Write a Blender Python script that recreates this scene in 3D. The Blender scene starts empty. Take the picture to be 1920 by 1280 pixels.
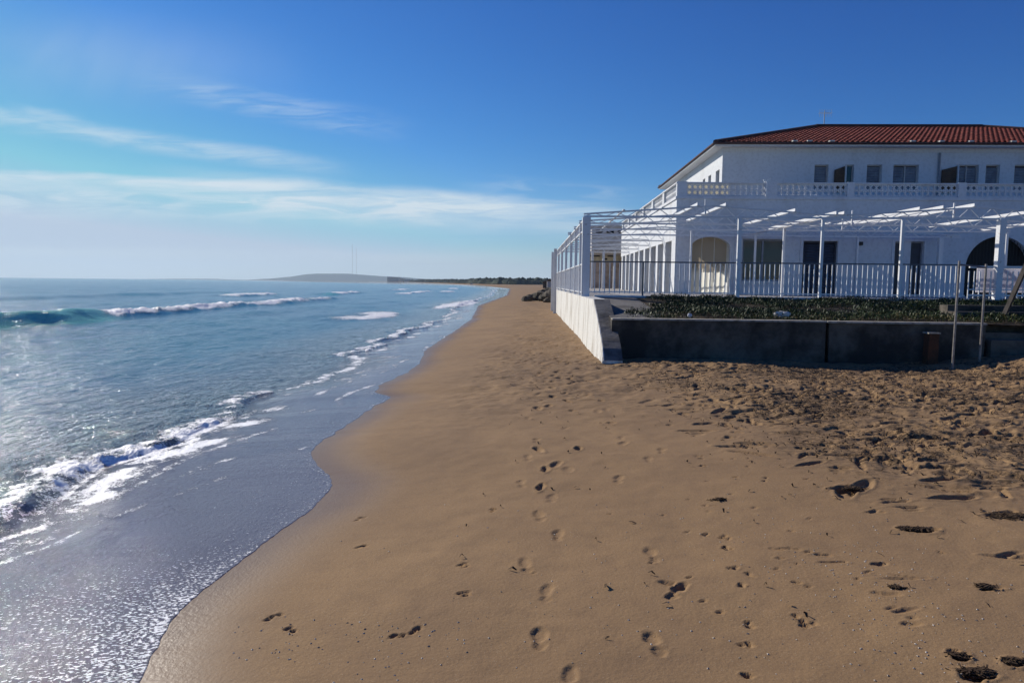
import bpy, math, random
import numpy as np
from mathutils import Vector, Matrix

random.seed(7)
rng = np.random.default_rng(11)
C = bpy.context.scene.collection
SC = bpy.context.scene

# ------------------------------------------------------------------ camera
EYE = 2.0
F = 1280.0
YAW = math.atan(50 / F)            # the house's depth axis vanishes at px 1010
ROLL = math.atan(0.0105)
PITCH = math.atan(110 / F)         # downwards
cam_d = bpy.data.cameras.new('camera')
cam = bpy.data.objects.new('camera', cam_d)
C.objects.link(cam)
cam_d.lens = 24.0
cam_d.sensor_width = 36.0
cam_d.clip_start = 0.05
cam_d.clip_end = 60000
ROT = (Matrix.Rotation(YAW, 3, 'Z') @ Matrix.Rotation(math.pi / 2 - PITCH, 3, 'X') @ Matrix.Rotation(ROLL, 3, 'Z'))
cam.matrix_world = Matrix.Translation((0, 0, EYE)) @ ROT.to_4x4()
SC.camera = cam


def ray(px, py):
    return ROT @ Vector(((px - 960) / F, (640 - py) / F, -1.0))


def G(px, py, z):
    """ground point seen at a place of the photograph, on the level z"""
    d = ray(px, py)
    t = (z - EYE) / d.z
    return (d.x * t, d.y * t)


def P(px, py, Y):
    """point at depth Y"""
    d = ray(px, py)
    t = Y / d.y
    return Vector((d.x * t, Y, EYE + d.z * t))


# ------------------------------------------------------------------ light
SUN_EL = math.radians(28)
SUN_AZ = math.radians(-51)         # from +Y towards -X
sd = Vector((math.sin(SUN_AZ) * math.cos(SUN_EL), math.cos(SUN_AZ) * math.cos(SUN_EL), math.sin(SUN_EL)))
sun_d = bpy.data.lights.new('sun', 'SUN')
sun_d.energy = 4.9
sun_d.angle = math.radians(0.53)
sun_d.color = (1.0, 0.93, 0.82)
sun = bpy.data.objects.new('sun', sun_d)
C.objects.link(sun)
sun.rotation_euler = (-sd).to_track_quat('-Z', 'Y').to_euler()

SC.view_settings.view_transform = 'Standard'
SC.view_settings.look = 'None'
SC.view_settings.exposure = 0.0
SC.view_settings.gamma = 1.0

world = bpy.data.worlds.new('World')
SC.world = world
world.use_nodes = True
wn = world.node_tree
wn.nodes.clear()


class N:
    """tiny helper for node trees"""
    def __init__(s, nt):
        s.nt = nt

    def new(s, t, **kw):
        n = s.nt.nodes.new(t)
        for k, v in kw.items():
            setattr(n, k, v)
        return n

    def put(s, sock, v):
        if hasattr(v, 'is_linked') or hasattr(v, 'links'):
            s.nt.links.new(v, sock)
        else:
            sock.default_value = v

    def m(s, op, a, b=None, c=None, clamp=False):
        n = s.new('ShaderNodeMath', operation=op)
        n.use_clamp = clamp
        s.put(n.inputs[0], a)
        if b is not None:
            s.put(n.inputs[1], b)
        if c is not None:
            s.put(n.inputs[2], c)
        return n.outputs[0]

    def mix(s, f, a, b, blend='MIX'):
        n = s.new('ShaderNodeMix', data_type='RGBA')
        n.blend_type = blend
        s.put(n.inputs[0], f)
        for i, v in ((6, a), (7, b)):
            if isinstance(v, tuple) and len(v) == 3:
                v = (*v, 1)
            s.put(n.inputs[i], v)
        return n.outputs[2]

    def noise(s, vec, scale, detail=3.0, rough=0.55, dist=0.0):
        n = s.new('ShaderNodeTexNoise')
        if vec is not None:
            s.put(n.inputs['Vector'], vec)
        n.inputs['Scale'].default_value = scale
        n.inputs['Detail'].default_value = detail
        n.inputs['Roughness'].default_value = rough
        n.inputs['Distortion'].default_value = dist
        return n.outputs['Fac']

    def scale(s, vec, sc, rot=(0, 0, 0)):
        n = s.new('ShaderNodeMapping')
        s.put(n.inputs['Vector'], vec)
        n.inputs['Scale'].default_value = sc
        n.inputs['Rotation'].default_value = rot
        return n.outputs[0]

    def ramp(s, f, lo, hi, a=0.0, b=1.0):
        n = s.new('ShaderNodeMapRange')
        n.interpolation_type = 'SMOOTHSTEP'
        s.put(n.inputs[0], f)
        for i, v in ((1, lo), (2, hi), (3, a), (4, b)):
            s.put(n.inputs[i], v)
        return n.outputs[0]

    def attr(s, name):
        n = s.new('ShaderNodeAttribute')
        n.attribute_name = name
        return n.outputs['Fac']

    def bump(s, h, strength, dist, normal=None):
        n = s.new('ShaderNodeBump')
        n.inputs['Strength'].default_value = strength
        n.inputs['Distance'].default_value = dist
        s.put(n.inputs['Height'], h)
        if normal is not None:
            s.put(n.inputs['Normal'], normal)
        return n.outputs[0]


w = N(wn)
sky = w.new('ShaderNodeTexSky', sky_type='NISHITA')
sky.sun_disc = False
sky.sun_elevation = SUN_EL
sky.sun_rotation = SUN_AZ
sky.altitude = 0
sky.air_density = 1.0
sky.dust_density = 0.12
sky.ozone_density = 3.0
tc = w.new('ShaderNodeTexCoord')
sx = w.new('ShaderNodeSeparateXYZ')
wn.links.new(tc.outputs['Generated'], sx.inputs[0])
gx, gy, gz = sx.outputs
yy = w.m('MAXIMUM', gy, 0.12)
U = w.m('DIVIDE', gx, yy)
V = w.m('DIVIDE', gz, yy)
cx = w.new('ShaderNodeCombineXYZ')
w.put(cx.inputs[0], U)
w.put(cx.inputs[1], V)
uv = cx.outputs[0]
n1 = w.noise(w.scale(uv, (2.2, 22, 1), (0, 0, math.radians(-7))), 1.6, 6, 0.62, 0.5)
n2 = w.noise(w.scale(uv, (6, 40, 1), (0, 0, math.radians(-10))), 1.5, 5, 0.6, 0.8)
n3 = w.noise(uv, 3.2, 4, 0.6, 0.6)


def streak(px0, py0, px1, py1, up, dn, op, fade=0.12, nz=n1, lo=0.35, hi=0.65):
    u0, v0 = (px0 - 1010) / F, (531 - py0) / F
    u1, v1 = (px1 - 1010) / F, (531 - py1) / F
    k = (v1 - v0) / (u1 - u0)
    line = w.m('MULTIPLY_ADD', U, k, v0 - k * u0)
    wob = w.m('MULTIPLY_ADD', n3, 0.03, -0.015)
    dv = w.m('SUBTRACT', w.m('ADD', V, wob), line)
    a = w.ramp(dv, 0.0, up / F, 1.0, 0.0)
    b = w.ramp(dv, -dn / F, 0.0, 0.0, 1.0)
    e0 = w.ramp(U, u0 - fade, u0 + fade)
    e1 = w.ramp(U, u1 - fade, u1 + fade, 1.0, 0.0)
    r = w.m('MULTIPLY', w.m('MULTIPLY', a, b), w.m('MULTIPLY', e0, e1))
    return w.m('MULTIPLY', w.m('MULTIPLY', r, w.ramp(nz, lo, hi, 0.08, 1.0)), op)


cl = [streak(-700, 312, 500, 352, 15, 34, 0.9, 0.10, n1, 0.2, 0.6),
      streak(-700, 362, 1000, 392, 30, 55, 0.7, 0.16, n2, 0.34, 0.66),
      streak(420, 340, 1250, 418, 26, 80, 0.75, 0.15, n1, 0.3, 0.62),
      streak(-300, 190, 590, 310, 22, 34, 0.58, 0.08, n2, 0.22, 0.72),
      streak(330, 172, 690, 242, 40, 36, 0.36, 0.09, n2, 0.35, 0.68),
      streak(30, 215, 130, 228, 14, 14, 0.35, 0.03, n2, 0.3, 0.6),
      streak(900, 352, 1180, 372, 25, 25, 0.22, 0.06, n2, 0.4, 0.6),
      streak(-400, 95, 420, 130, 110, 110, 0.22, 0.2, n3, 0.3, 0.75),
      streak(-900, 468, 900, 482, 12, 26, 0.3, 0.1, n1, 0.2, 0.7)]
tot = cl[0]
for c in cl[1:]:
    tot = w.m('ADD', tot, c, clamp=True)
tot = w.m('MULTIPLY', tot, w.ramp(gy, 0.1, 0.4))
hz = w.m('ADD', w.ramp(V, 0.0, 0.062, 0.62, 0.0), w.ramp(V, 0.0, 0.2, 0.12, 0.0))
tot = w.m('SUBTRACT', 1.0, w.m('MULTIPLY', w.m('SUBTRACT', 1.0, tot), w.m('SUBTRACT', 1.0, hz)))
# deepen the clear-sky colour channel by channel, as the camera's film curve does
sp = w.new('ShaderNodeSeparateColor')
wn.links.new(sky.outputs[0], sp.inputs[0])
cc = w.new('ShaderNodeCombineColor')
for i_, (g_, a_, mx_) in enumerate([(2.10, 8.2, 5.6), (1.50, 9.6, 6.9), (1.06, 11.6, 8.8)]):
    v_ = w.m('MULTIPLY', w.m('POWER', w.m('MULTIPLY', sp.outputs[i_], 0.1), g_), a_)
    w.put(cc.inputs[i_], w.m('MINIMUM', v_, mx_))
skyc = cc.outputs[0]
skyc = w.mix(tot, skyc, (8.0, 9.3, 10.2))
bg = w.new('ShaderNodeBackground')
bg.inputs['Strength'].default_value = 0.083
wn.links.new(skyc, bg.inputs[0])
wo = w.new('ShaderNodeOutputWorld')
wn.links.new(bg.outputs[0], wo.inputs[0])


# ------------------------------------------------------------------ helpers
def mat(name, base=(0.8, 0.8, 0.8), rough=0.6, metal=0.0, spec=0.5, fn=None):
    m = bpy.data.materials.new(name)
    m.use_nodes = True
    nt = m.node_tree
    b = nt.nodes['Principled BSDF']
    b.inputs['Base Color'].default_value = (*base, 1)
    b.inputs['Roughness'].default_value = rough
    b.inputs['Metallic'].default_value = metal
    b.inputs['Specular IOR Level'].default_value = spec
    if fn:
        n = N(nt)
        fn(n, b, n.new('ShaderNodeTexCoord').outputs['Object'])
    return m


def weather(c1, c2, scale, lo=0.4, hi=0.65, bump=0.0, bs=40, amt=1.0, streaks=False, rough=None):
    """two-colour weathering (stains and dirt) with an optional fine bump"""
    def f(n, b, co):
        v = n.scale(co, (1, 1, 0.25)) if streaks else co
        k = n.ramp(n.noise(v, scale, 6, 0.65), lo, hi, 0.0, amt)
        col = n.mix(k, c1, c2)
        fine = n.noise(co, scale * 9, 3)
        col = n.mix(n.ramp(fine, 0.45, 0.7, 0.0, 0.25), col, tuple(x * 0.7 for x in c2))
        n.put(b.inputs['Base Color'], col)
        if bump:
            n.put(b.inputs['Normal'], n.bump(n.noise(co, bs, 4), 0.6, bump))
    return f


M = {}
M['plaster'] = mat('white_plaster', rough=0.85, fn=weather((0.64, 0.66, 0.68), (0.50, 0.50, 0.50), 0.9, 0.48, 0.75, 0.004, 25, 0.7, True))
M['seawall'] = mat('whitewashed_concrete', rough=0.9, fn=weather((0.72, 0.71, 0.66), (0.36, 0.32, 0.26), 2.6, 0.46, 0.68, 0.02, 9, 0.8, True))
M['concrete'] = mat('raw_concrete', rough=0.95, fn=weather((0.15, 0.14, 0.13), (0.06, 0.055, 0.05), 1.6, 0.4, 0.65, 0.02, 9))
M['wall_dark'] = mat('stained_render', rough=0.95, fn=weather((0.15, 0.128, 0.10), (0.035, 0.030, 0.025), 0.9, 0.36, 0.62, 0.05, 5))
M['coping'] = mat('worn_coping', rough=0.9, fn=weather((0.42, 0.38, 0.32), (0.16, 0.15, 0.12), 4, 0.45, 0.65, 0.01, 20))
M['paving'] = mat('terrace_paving', rough=0.8, fn=weather((0.42, 0.40, 0.37), (0.28, 0.26, 0.24), 1.2, 0.4, 0.7, 0.004, 20))
M['paint'] = mat('white_painted_steel', rough=0.4, fn=weather((0.72, 0.73, 0.74), (0.42, 0.36, 0.30), 7, 0.58, 0.74))
M['rail'] = mat('dark_handrail', (0.09, 0.10, 0.12), 0.5)
M['glass'] = mat('dark_glass', (0.015, 0.02, 0.03), 0.08, spec=0.5)
M['shutter'] = mat('grey_blue_shutter', rough=0.6, fn=weather((0.27, 0.29, 0.32), (0.18, 0.19, 0.22), 3))
M['darkdoor'] = mat('dark_blue_door', rough=0.5, fn=weather((0.035, 0.042, 0.065), (0.02, 0.024, 0.035), 4))
M['grille'] = mat('black_grille', (0.03, 0.028, 0.026), 0.6)
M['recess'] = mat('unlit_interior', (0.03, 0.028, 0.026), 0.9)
M['brown'] = mat('brown_shutter', rough=0.7, fn=weather((0.10, 0.055, 0.03), (0.05, 0.03, 0.02), 6))
M['cream'] = mat('cream_render', rough=0.9, fn=weather((0.75, 0.66, 0.48), (0.55, 0.46, 0.32), 2))
M['pink'] = mat('pink_render', rough=0.9, fn=weather((0.62, 0.48, 0.40), (0.45, 0.33, 0.26), 2))
M['grey'] = mat('grey_render', rough=0.9, fn=weather((0.50, 0.48, 0.46), (0.40, 0.38, 0.36), 2))
M['rust'] = mat('rusty_panel', rough=0.9, fn=weather((0.13, 0.045, 0.018), (0.06, 0.028, 0.014), 5))
M['board'] = mat('weathered_dark_board', rough=0.85, fn=weather((0.06, 0.05, 0.045), (0.03, 0.025, 0.02), 8))
M['rock'] = mat('breakwater_rock', rough=0.95, fn=weather((0.12, 0.10, 0.07), (0.05, 0.045, 0.03), 1.2, bump=0.06, bs=4))
M['stone'] = mat('pale_stone', rough=0.9, fn=weather((0.62, 0.60, 0.57), (0.35, 0.34, 0.32), 9, bump=0.01, bs=30))
M['antenna'] = mat('grey_aluminium', (0.30, 0.32, 0.35), 0.4, 0.6)
M['white_cloth'] = mat('white_sheeting', rough=0.9, fn=weather((0.80, 0.79, 0.80), (0.62, 0.60, 0.64), 3))
M['hill'] = mat('scrub_hill', rough=1.0, spec=0.1, fn=weather((0.02, 0.04, 0.055), (0.035, 0.055, 0.06), 0.004))
M['wood_far'] = mat('pine_wood', rough=1.0, spec=0.1, fn=weather((0.05, 0.066, 0.05), (0.08, 0.09, 0.065), 0.05))
M['soil'] = mat('dark_soil', rough=1.0, spec=0.1, fn=weather((0.05, 0.04, 0.028), (0.10, 0.08, 0.055), 3))


def translucent(name, col, t=0.5):
    m = bpy.data.materials.new(name)
    m.use_nodes = True
    nt = m.node_tree
    b = nt.nodes['Principled BSDF']
    b.inputs['Base Color'].default_value = (*col, 1)
    b.inputs['Roughness'].default_value = 0.8
    tr = nt.nodes.new('ShaderNodeBsdfTranslucent')
    tr.inputs[0].default_value = (*col, 1)
    mx = nt.nodes.new('ShaderNodeMixShader')
    mx.inputs[0].default_value = t
    nt.links.new(b.outputs[0], mx.inputs[1])
    nt.links.new(tr.outputs[0], mx.inputs[2])
    nt.links.new(mx.outputs[0], nt.nodes['Material Output'].inputs[0])
    return m


M['awning'] = translucent('cream_awning_cloth', (0.76, 0.72, 0.60), 0.6)


def f_tile(n, b, co):
    k = n.noise(co, 5.0, 3)
    k2 = n.noise(n.scale(co, (4, 2.8, 2.8)), 1.0, 2)
    c = n.mix(n.ramp(k, 0.35, 0.65), (0.22, 0.036, 0.017), (0.12, 0.020, 0.012))
    c = n.mix(n.ramp(k2, 0.55, 0.7, 0, 0.8), c, (0.27, 0.08, 0.04))
    n.put(b.inputs['Base Color'], c)


M['tile'] = mat('red_clay_tiles', rough=0.85, fn=f_tile)
M['cap'] = mat('dark_ridge_tiles', rough=0.9, fn=weather((0.05, 0.03, 0.03), (0.09, 0.04, 0.035), 3))


def f_leaf(n, b, co):
    a = n.attr('tint')
    c = n.mix(n.ramp(a, 0.2, 0.75), (0.011, 0.026, 0.007), (0.040, 0.066, 0.014))
    c = n.mix(n.ramp(a, 0.80, 0.92), c, (0.10, 0.08, 0.022))
    n.put(b.inputs['Base Color'], c)


M['leaf'] = mat('ice_plant_leaves', rough=0.55, spec=0.3, fn=f_leaf)
M['weed'] = mat('dry_seaweed', rough=0.9, spec=0.2, fn=weather((0.05, 0.030, 0.018), (0.11, 0.072, 0.04), 20))


def link_mesh(name, verts, faces, m, parent=None, smooth=False):
    me = bpy.data.meshes.new(name)
    me.from_pydata(verts, [], faces)
    if m:
        me.materials.append(m)
    if smooth:
        me.shade_smooth()
    o = bpy.data.objects.new(name, me)
    C.objects.link(o)
    if parent is not None:
        o.parent = parent
    return o


def origin_of(o):
    v = Vector((0, 0, 0))
    while o is not None:
        v += o.location
        o = o.parent
    return v


class MB:
    def __init__(s):
        s.v, s.f = [], []

    def quad(s, *pts):
        i = len(s.v)
        s.v += [Vector(p) for p in pts]
        s.f.append(tuple(range(i, i + len(pts))))
        return s

    def box(s, x0, y0, z0, x1, y1, z1):
        i = len(s.v)
        s.v += [Vector(p) for p in ((x0, y0, z0), (x1, y0, z0), (x1, y1, z0), (x0, y1, z0),
                                    (x0, y0, z1), (x1, y0, z1), (x1, y1, z1), (x0, y1, z1))]
        s.f += [tuple(i + k for k in q) for q in ((3, 2, 1, 0), (4, 5, 6, 7), (0, 1, 5, 4), (1, 2, 6, 5), (2, 3, 7, 6), (3, 0, 4, 7))]
        return s

    def bar(s, p, q, w_, h_=None, n=4, ph=None):
        """bar of n sides from p to q; w_ x h_ when rectangular"""
        p, q = Vector(p), Vector(q)
        d = (q - p).normalized()
        up = Vector((0, 0, 1)) if abs(d.z) < 0.95 else Vector((0, 1, 0))
        a = d.cross(up).normalized()
        b = a.cross(d).normalized()
        h_ = w_ if h_ is None else h_
        i = len(s.v)
        if n == 4:
            offs = [(-w_ / 2, -h_ / 2), (w_ / 2, -h_ / 2), (w_ / 2, h_ / 2), (-w_ / 2, h_ / 2)]
        else:
            offs = [(math.cos(t) * w_ / 2, math.sin(t) * h_ / 2) for t in [2 * math.pi * k / n for k in range(n)]]
        for e in (p, q):
            s.v += [e + a * o[0] + b * o[1] for o in offs]
        s.f.append(tuple(i + k for k in range(n))[::-1])
        s.f.append(tuple(i + n + k for k in range(n)))
        for k in range(n):
            s.f.append((i + k, i + (k + 1) % n, i + n + (k + 1) % n, i + n + k))
        return s

    def prism(s, poly, axis, a, b):
        """polygon (2D) pushed along an axis from a to b"""
        n = len(poly)
        i = len(s.v)
        for t in (a, b):
            for (p, q) in poly:
                s.v.append(Vector({'x': (t, p, q), 'y': (p, t, q), 'z': (p, q, t)}[axis]))
        s.f.append(tuple(i + k for k in range(n)))
        s.f.append(tuple(i + n + k for k in range(n))[::-1])
        for k in range(n):
            s.f.append((i + (k + 1) % n, i + k, i + n + k, i + n + (k + 1) % n))
        return s

    def build(s, name, m, parent=None, smooth=False, **kw):
        off = origin_of(parent)
        o = link_mesh(name, [tuple(v - off) for v in s.v], s.f, m, parent, smooth)
        for k, v in kw.items():
            o[k] = v
        return o


def thing(name, label, cat, loc, group=None):
    o = bpy.data.objects.new(name, None)
    C.objects.link(o)
    o.location = loc
    o.empty_display_size = 0.2
    return tag(o, label, cat, group)


def tag(o, label, cat, group=None):
    o['label'] = label
    o['category'] = cat
    if group:
        o['group'] = group
    return o


def structure(o):
    o['kind'] = 'structure'
    return o


# numpy noise
def _h(xi, yi, seed):
    h = (xi.astype(np.int64) * 374761393 + yi.astype(np.int64) * 668265263 + seed * 974711) & 0xffffffff
    h = ((h ^ (h >> 13)) * 1274126177) & 0xffffffff
    h = h ^ (h >> 16)
    return (h & 0xffffff) / float(0xffffff)


def vn(x, y, seed=0):
    xf, yf = np.floor(x), np.floor(y)
    fx, fy = x - xf, y - yf
    fx = fx * fx * fx * (fx * (fx * 6 - 15) + 10)
    fy = fy * fy * fy * (fy * (fy * 6 - 15) + 10)
    a, b = _h(xf, yf, seed), _h(xf + 1, yf, seed)
    c, d = _h(xf, yf + 1, seed), _h(xf + 1, yf + 1, seed)
    return (a * (1 - fx) + b * fx) * (1 - fy) + (c * (1 - fx) + d * fx) * fy - 0.5


def fbm(x, y, o=4, seed=0, g=0.5):
    r, a = 0, 1.0
    for k in range(o):
        r = r + a * vn(x, y, seed + k * 17)
        x, y, a = x * 2.03 + 11.3, y * 2.03 + 5.7, a * g
    return r


def ss(x, a, b):
    t = np.clip((x - a) / (b - a), 0, 1)
    return t * t * (3 - 2 * t)


def grid_mesh(name, X, Y, Z, m, attrs, keep=None):
    R, K = X.shape
    co = np.stack([X, Y, Z], -1).reshape(-1, 3).astype(np.float32)
    idx = np.arange(R * K).reshape(R, K)
    q = np.stack([idx[:-1, :-1], idx[:-1, 1:], idx[1:, 1:], idx[1:, :-1]], -1).reshape(-1, 4)
    if keep is not None:
        q = q[keep.reshape(-1)]
    me = bpy.data.meshes.new(name)
    me.vertices.add(len(co))
    me.vertices.foreach_set('co', co.reshape(-1))
    me.loops.add(q.size)
    me.loops.foreach_set('vertex_index', q.reshape(-1).astype(np.int32))
    me.polygons.add(len(q))
    me.polygons.foreach_set('loop_start', np.arange(0, q.size, 4, dtype=np.int32))
    me.polygons.foreach_set('loop_total', np.full(len(q), 4, dtype=np.int32))
    me.update(calc_edges=True)
    for k, a in attrs.items():
        at = me.attributes.new(k, 'FLOAT', 'POINT')
        at.data.foreach_set('value', a.reshape(-1).astype(np.float32))
    me.materials.append(m)
    me.shade_smooth()
    o = bpy.data.objects.new(name, me)
    C.objects.link(o)
    return o


# ------------------------------------------------------------------ the shore in plan
ZE = 0.2
edge_px = [(235, 1340), (262, 1290), (290, 1220), (330, 1150), (400, 1090), (480, 1030), (540, 985), (575, 960), (618, 922), (628, 900),
           (592, 872), (583, 852), (592, 833), (640, 805), (700, 762), (738, 744), (702, 737), (712, 722),
           (760, 700), (788, 680), (795, 658), (850, 622), (884, 598), (892, 583), (897, 573)]
ep = [G(a, b, ZE) for a, b in edge_px]
ep.sort(key=lambda p: p[1])
ey = [-50.0, 1.5] + [p[1] for p in ep] + [96, 210, 400, 580, 1000, 1800, 3000, 5000, 9000]
ex = [-1.2, -1.5] + [p[0] for p in ep] + [-4.6, -9, -36, -78, -170, -380, -720, -1700, -4200]
# keep strictly growing in depth
yk, xk = [ey[0]], [ex[0]]
for a, b in zip(ey[1:], ex[1:]):
    if a > yk[-1] + 0.02:
        yk.append(a)
        xk.append(b)
yk, xk = np.array(yk), np.array(xk)
# round the corners of the traced line near the camera
yf_ = np.arange(-45, 62, 0.02)
xf_ = np.interp(yf_, yk, xk)
kr = np.exp(-0.5 * (np.arange(-15, 16) / 5.0) ** 2)
xf_[15:-15] = np.convolve(xf_, kr / kr.sum(), 'valid')
far_ = yk > 61.9
yk, xk = np.concatenate([[-50], yf_, yk[far_]]), np.concatenate([[xk[0]], xf_, xk[far_]])


def XE(y):
    return np.interp(y, yk, xk) + 0.03 * vn(y * 5, y * 0 + 3.3, 5) * np.clip(y / 6, 0.6, 3) + 0.018 * vn(y * 13, y * 0 + 1.3, 6) + 0.009 * vn(y * 31, y * 0 + 6.3, 8)


bp = sorted([(p[1], p[0]) for p in [G(a, b, 0.05) for a, b in
             [(0, 985), (60, 935), (130, 890), (250, 850), (380, 805), (500, 752), (650, 690), (745, 632), (840, 600)]]])
by = np.array([1.0, 3.0] + [p[0] for p in bp] + [60, 96, 210, 400, 9000])
bx = np.array([-4.6, -4.7] + [p[1] for p in bp] + [-6.5, -6.8, -13, -44, -4300])


def XB(y):
    return np.interp(y, by, bx) + (0.5 * vn(y * 0.55, y * 0 + 1.7, 9) + 0.22 * vn(y * 1.9, y * 0 + 8.1, 19)) * np.clip(y / 8, 0.5, 1.6)


def zs_base(x, y):
    d = x - XE(y)
    inland = ZE + 0.25 * (1 - np.exp(-np.maximum(d, 0) / 2.4))
    sea = ZE + 0.085 * np.minimum(d, 0)
    z = np.where(d > 0, inland, np.maximum(sea, -1.5))
    z = z + 0.34 * np.exp(-((x - 11.5) / 2.6) ** 2 - ((y - 13.2) / 3.0) ** 2) * (d > 0)
    z = z + 0.06 * np.exp(-((x - 3.3) / 1.4) ** 2 - ((y - 13.6) / 0.8) ** 2)
    z = z - 0.14 * np.exp(-((x - 7.2) / 2.6) ** 2 - ((y - 13.7) / 1.5) ** 2)
    z = z + (0.05 * fbm(x * 0.35, y * 0.35, 3, 40) + 0.0) * ss(d, 0.3, 3)
    return z


# ------------------------------------------------------------------ sand
def rows(spec, y0):
    out = [y0]
    for lim, k in spec:
        while out[-1] < lim:
            out.append(out[-1] * (1 + k))
    return np.array(out)


ys = rows([(16, 0.0033), (60, 0.007), (9500, 0.03)], 1.25)
NC = 640
sl = (XE(ys) - 2.8) / ys
t = np.linspace(0, 1, NC)
S = sl[:, None] + (0.98 - sl[:, None]) * t[None, :]
X = S * ys[:, None]
ext = [(1.3, 1.5), (2.0, 8), (5, 60)]
X = np.concatenate([X] + [(a * ys + b)[:, None] for a, b in ext], 1)
Yg = np.repeat(ys[:, None], X.shape[1], 1)
Z = zs_base(X, Yg)
D = X - XE(Yg)

# churned, littered sand on the right: its left boundary
cb = sorted([(p[1], p[0]) for p in [G(a, b, 0.42) for a, b in
             [(1085, 668), (1130, 700), (1190, 735), (1260, 765), (1370, 820), (1480, 880), (1560, 925), (1640, 985), (1760, 1040), (1920, 1130)]]])
cy, cxx = np.array([p[0] for p in cb]), np.array([p[1] for p in cb])


def churn(x, y):
    b = np.interp(y, cy, cxx, left=9.0)
    return ss(x - b + 0.8 * fbm(x * 0.9, y * 0.9, 2, 3), -0.3, 2.0) * ss(y, 3.0, 6.5) * ss(-y, -16, -14.5)


Z += 0.010 * fbm(X * 3, Yg * 3, 3, 61) * ss(D, 0.2, 1.5)
CH = churn(X, Yg)
Z += CH * (0.042 * fbm(X * 3.2, Yg * 3.2, 4, 77, 0.6))
TR = ss(X, -1.8, -0.6) * ss(-X, -2.4, -1.2) * ss(Yg, 7, 11) * ss(-Yg, -90, -60)
Z += TR * 0.035 * fbm(X * 3.5, Yg * 3.5, 3, 99, 0.6)


def splat(cx_, cy_, rx, ry, ang, depth, rim=0.25, sharp=0.45):
    R = max(rx, ry) * 1.6
    j0, j1 = np.searchsorted(ys, [cy_ - R, cy_ + R])
    if j1 - j0 < 2:
        return
    xs_, ys_ = X[j0:j1, :NC], Yg[j0:j1, :NC]
    i0 = max(0, int(((cx_ - R) / cy_ - sl[j0]) / (0.98 - sl[j0]) * NC) - 25)
    i1 = min(NC, int(((cx_ + R) / cy_ - sl[j0]) / (0.98 - sl[j0]) * NC) + 25)
    if i1 - i0 < 2:
        return
    dx, dy = xs_[:, i0:i1] - cx_, ys_[:, i0:i1] - cy_
    ca, sa = math.cos(ang), math.sin(ang)
    u, v = (dx * ca + dy * sa) / rx, (-dx * sa + dy * ca) / ry
    r = np.sqrt(u * u + v * v)
    f_ = 1.1 / max(rx, ry)
    r = r + 0.42 * fbm(dx * f_ + cx_ * 7, dy * f_ + cy_ * 7, 3, 7)
    Z[j0:j1, i0:i1] += -depth * (1 - ss(r, 1 - sharp, 1.0)) + depth * rim * np.exp(-((r - 1.12) / 0.16) ** 2)


def foot(px, py, ang, size=1.0, depth=0.022):
    x, y = G(px, py, 0.33 + 0.1 * (px > 1300))
    c, s_ = math.cos(ang), math.sin(ang)       # walking direction
    size *= 0.78
    depth *= 0.52
    splat(x + c * 0.055 * size, y + s_ * 0.055 * size, 0.10 * size, 0.052 * size, ang, depth, 0.15, 0.4)
    splat(x - c * 0.085 * size, y - s_ * 0.085 * size, 0.058 * size, 0.042 * size, ang, depth * 0.8, 0.15, 0.4)


up = math.radians(92)
for a in [(978, 905, 1.7), (1035, 935, 1.5), (1011, 968, 1.7), (1046, 1006, 1.5), (985, 1060, 1.75), (1025, 1112, 1.5),
          (1012, 1195, 1.6), (1068, 1272, 1.5), (1228, 1215, 1.7), (1222, 1050, 1.65), (990, 860, 1.6), (1005, 830, 1.55),
          (990, 785, 1.6), (1015, 752, 1.5), (1000, 722, 1.6), (1160, 905, 1.4), (1215, 870, 1.5), (1165, 828, 1.5), (1240, 855, 1.4)]:
    foot(a[0], a[1], a[2], random.uniform(0.92, 1.08), random.uniform(0.016, 0.026))
foot(1268, 1122, 1.0, 1.0, 0.035)
foot(1262, 1108, 2.6, 0.7, 0.03)
for a in [(1395, 1107), (1395, 1175), (1402, 1216), (1400, 1272), (1372, 1070), (1362, 1033), (1355, 1012), (1318, 880), (1310, 868),
          (1312, 862), (1505, 1170), (1510, 1180), (930, 945), (870, 1046), (868, 1100), (515, 1118), (540, 1145), (780, 1160), (745, 1170), (675, 945), (675, 1000)]:
    x, y = G(a[0], a[1], 0.36)
    for k in range(3):
        splat(x + random.uniform(-.03, .03), y + random.uniform(-.03, .03), 0.022, 0.018, random.random() * 3, 0.014)
# long low pits and holes
for (px, py, rx, ry, dp) in [(1722, 990, .13, .07, .06), (1802, 1228, .06, .04, .05), (1832, 1256, .10, .05, .05), (1908, 1240, .08, .05, .05),
                             (1590, 912, .20, .06, .04), (1680, 938, .16, .035, .03), (1700, 948, .16, .03, .03), (1540, 1030, .07, .03, .03),
                             (1560, 1045, .10, .03, .03), (1690, 1082, .16, .03, .02), (1858, 1102, .09, .03, .03), (1640, 955, .10, .03, .03),
                             (1350, 925, .08, .035, .03), (1650, 1052, .07, .03, .03), (1880, 965, .2, .06, .05), (1900, 1045, .2, .05, .04),
                             (1480, 1018, .12, .02, .02), (1665, 1110, .08, .03, .02), (1700, 1140, .1, .03, .02), (1710, 1165, .06, .03, .02)]:
    x, y = G(px, py, 0.43)
    splat(x, y, rx * .85, ry * .8, random.uniform(-0.3, 0.3), dp * .55, 0.2, .6)
    splat(x + rx * random.uniform(-.8, .8), y + random.uniform(-.06, .06), rx * .5, ry * .6, random.uniform(-0.5, 0.5), dp * .45, 0.2, .6)
k = 0
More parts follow.
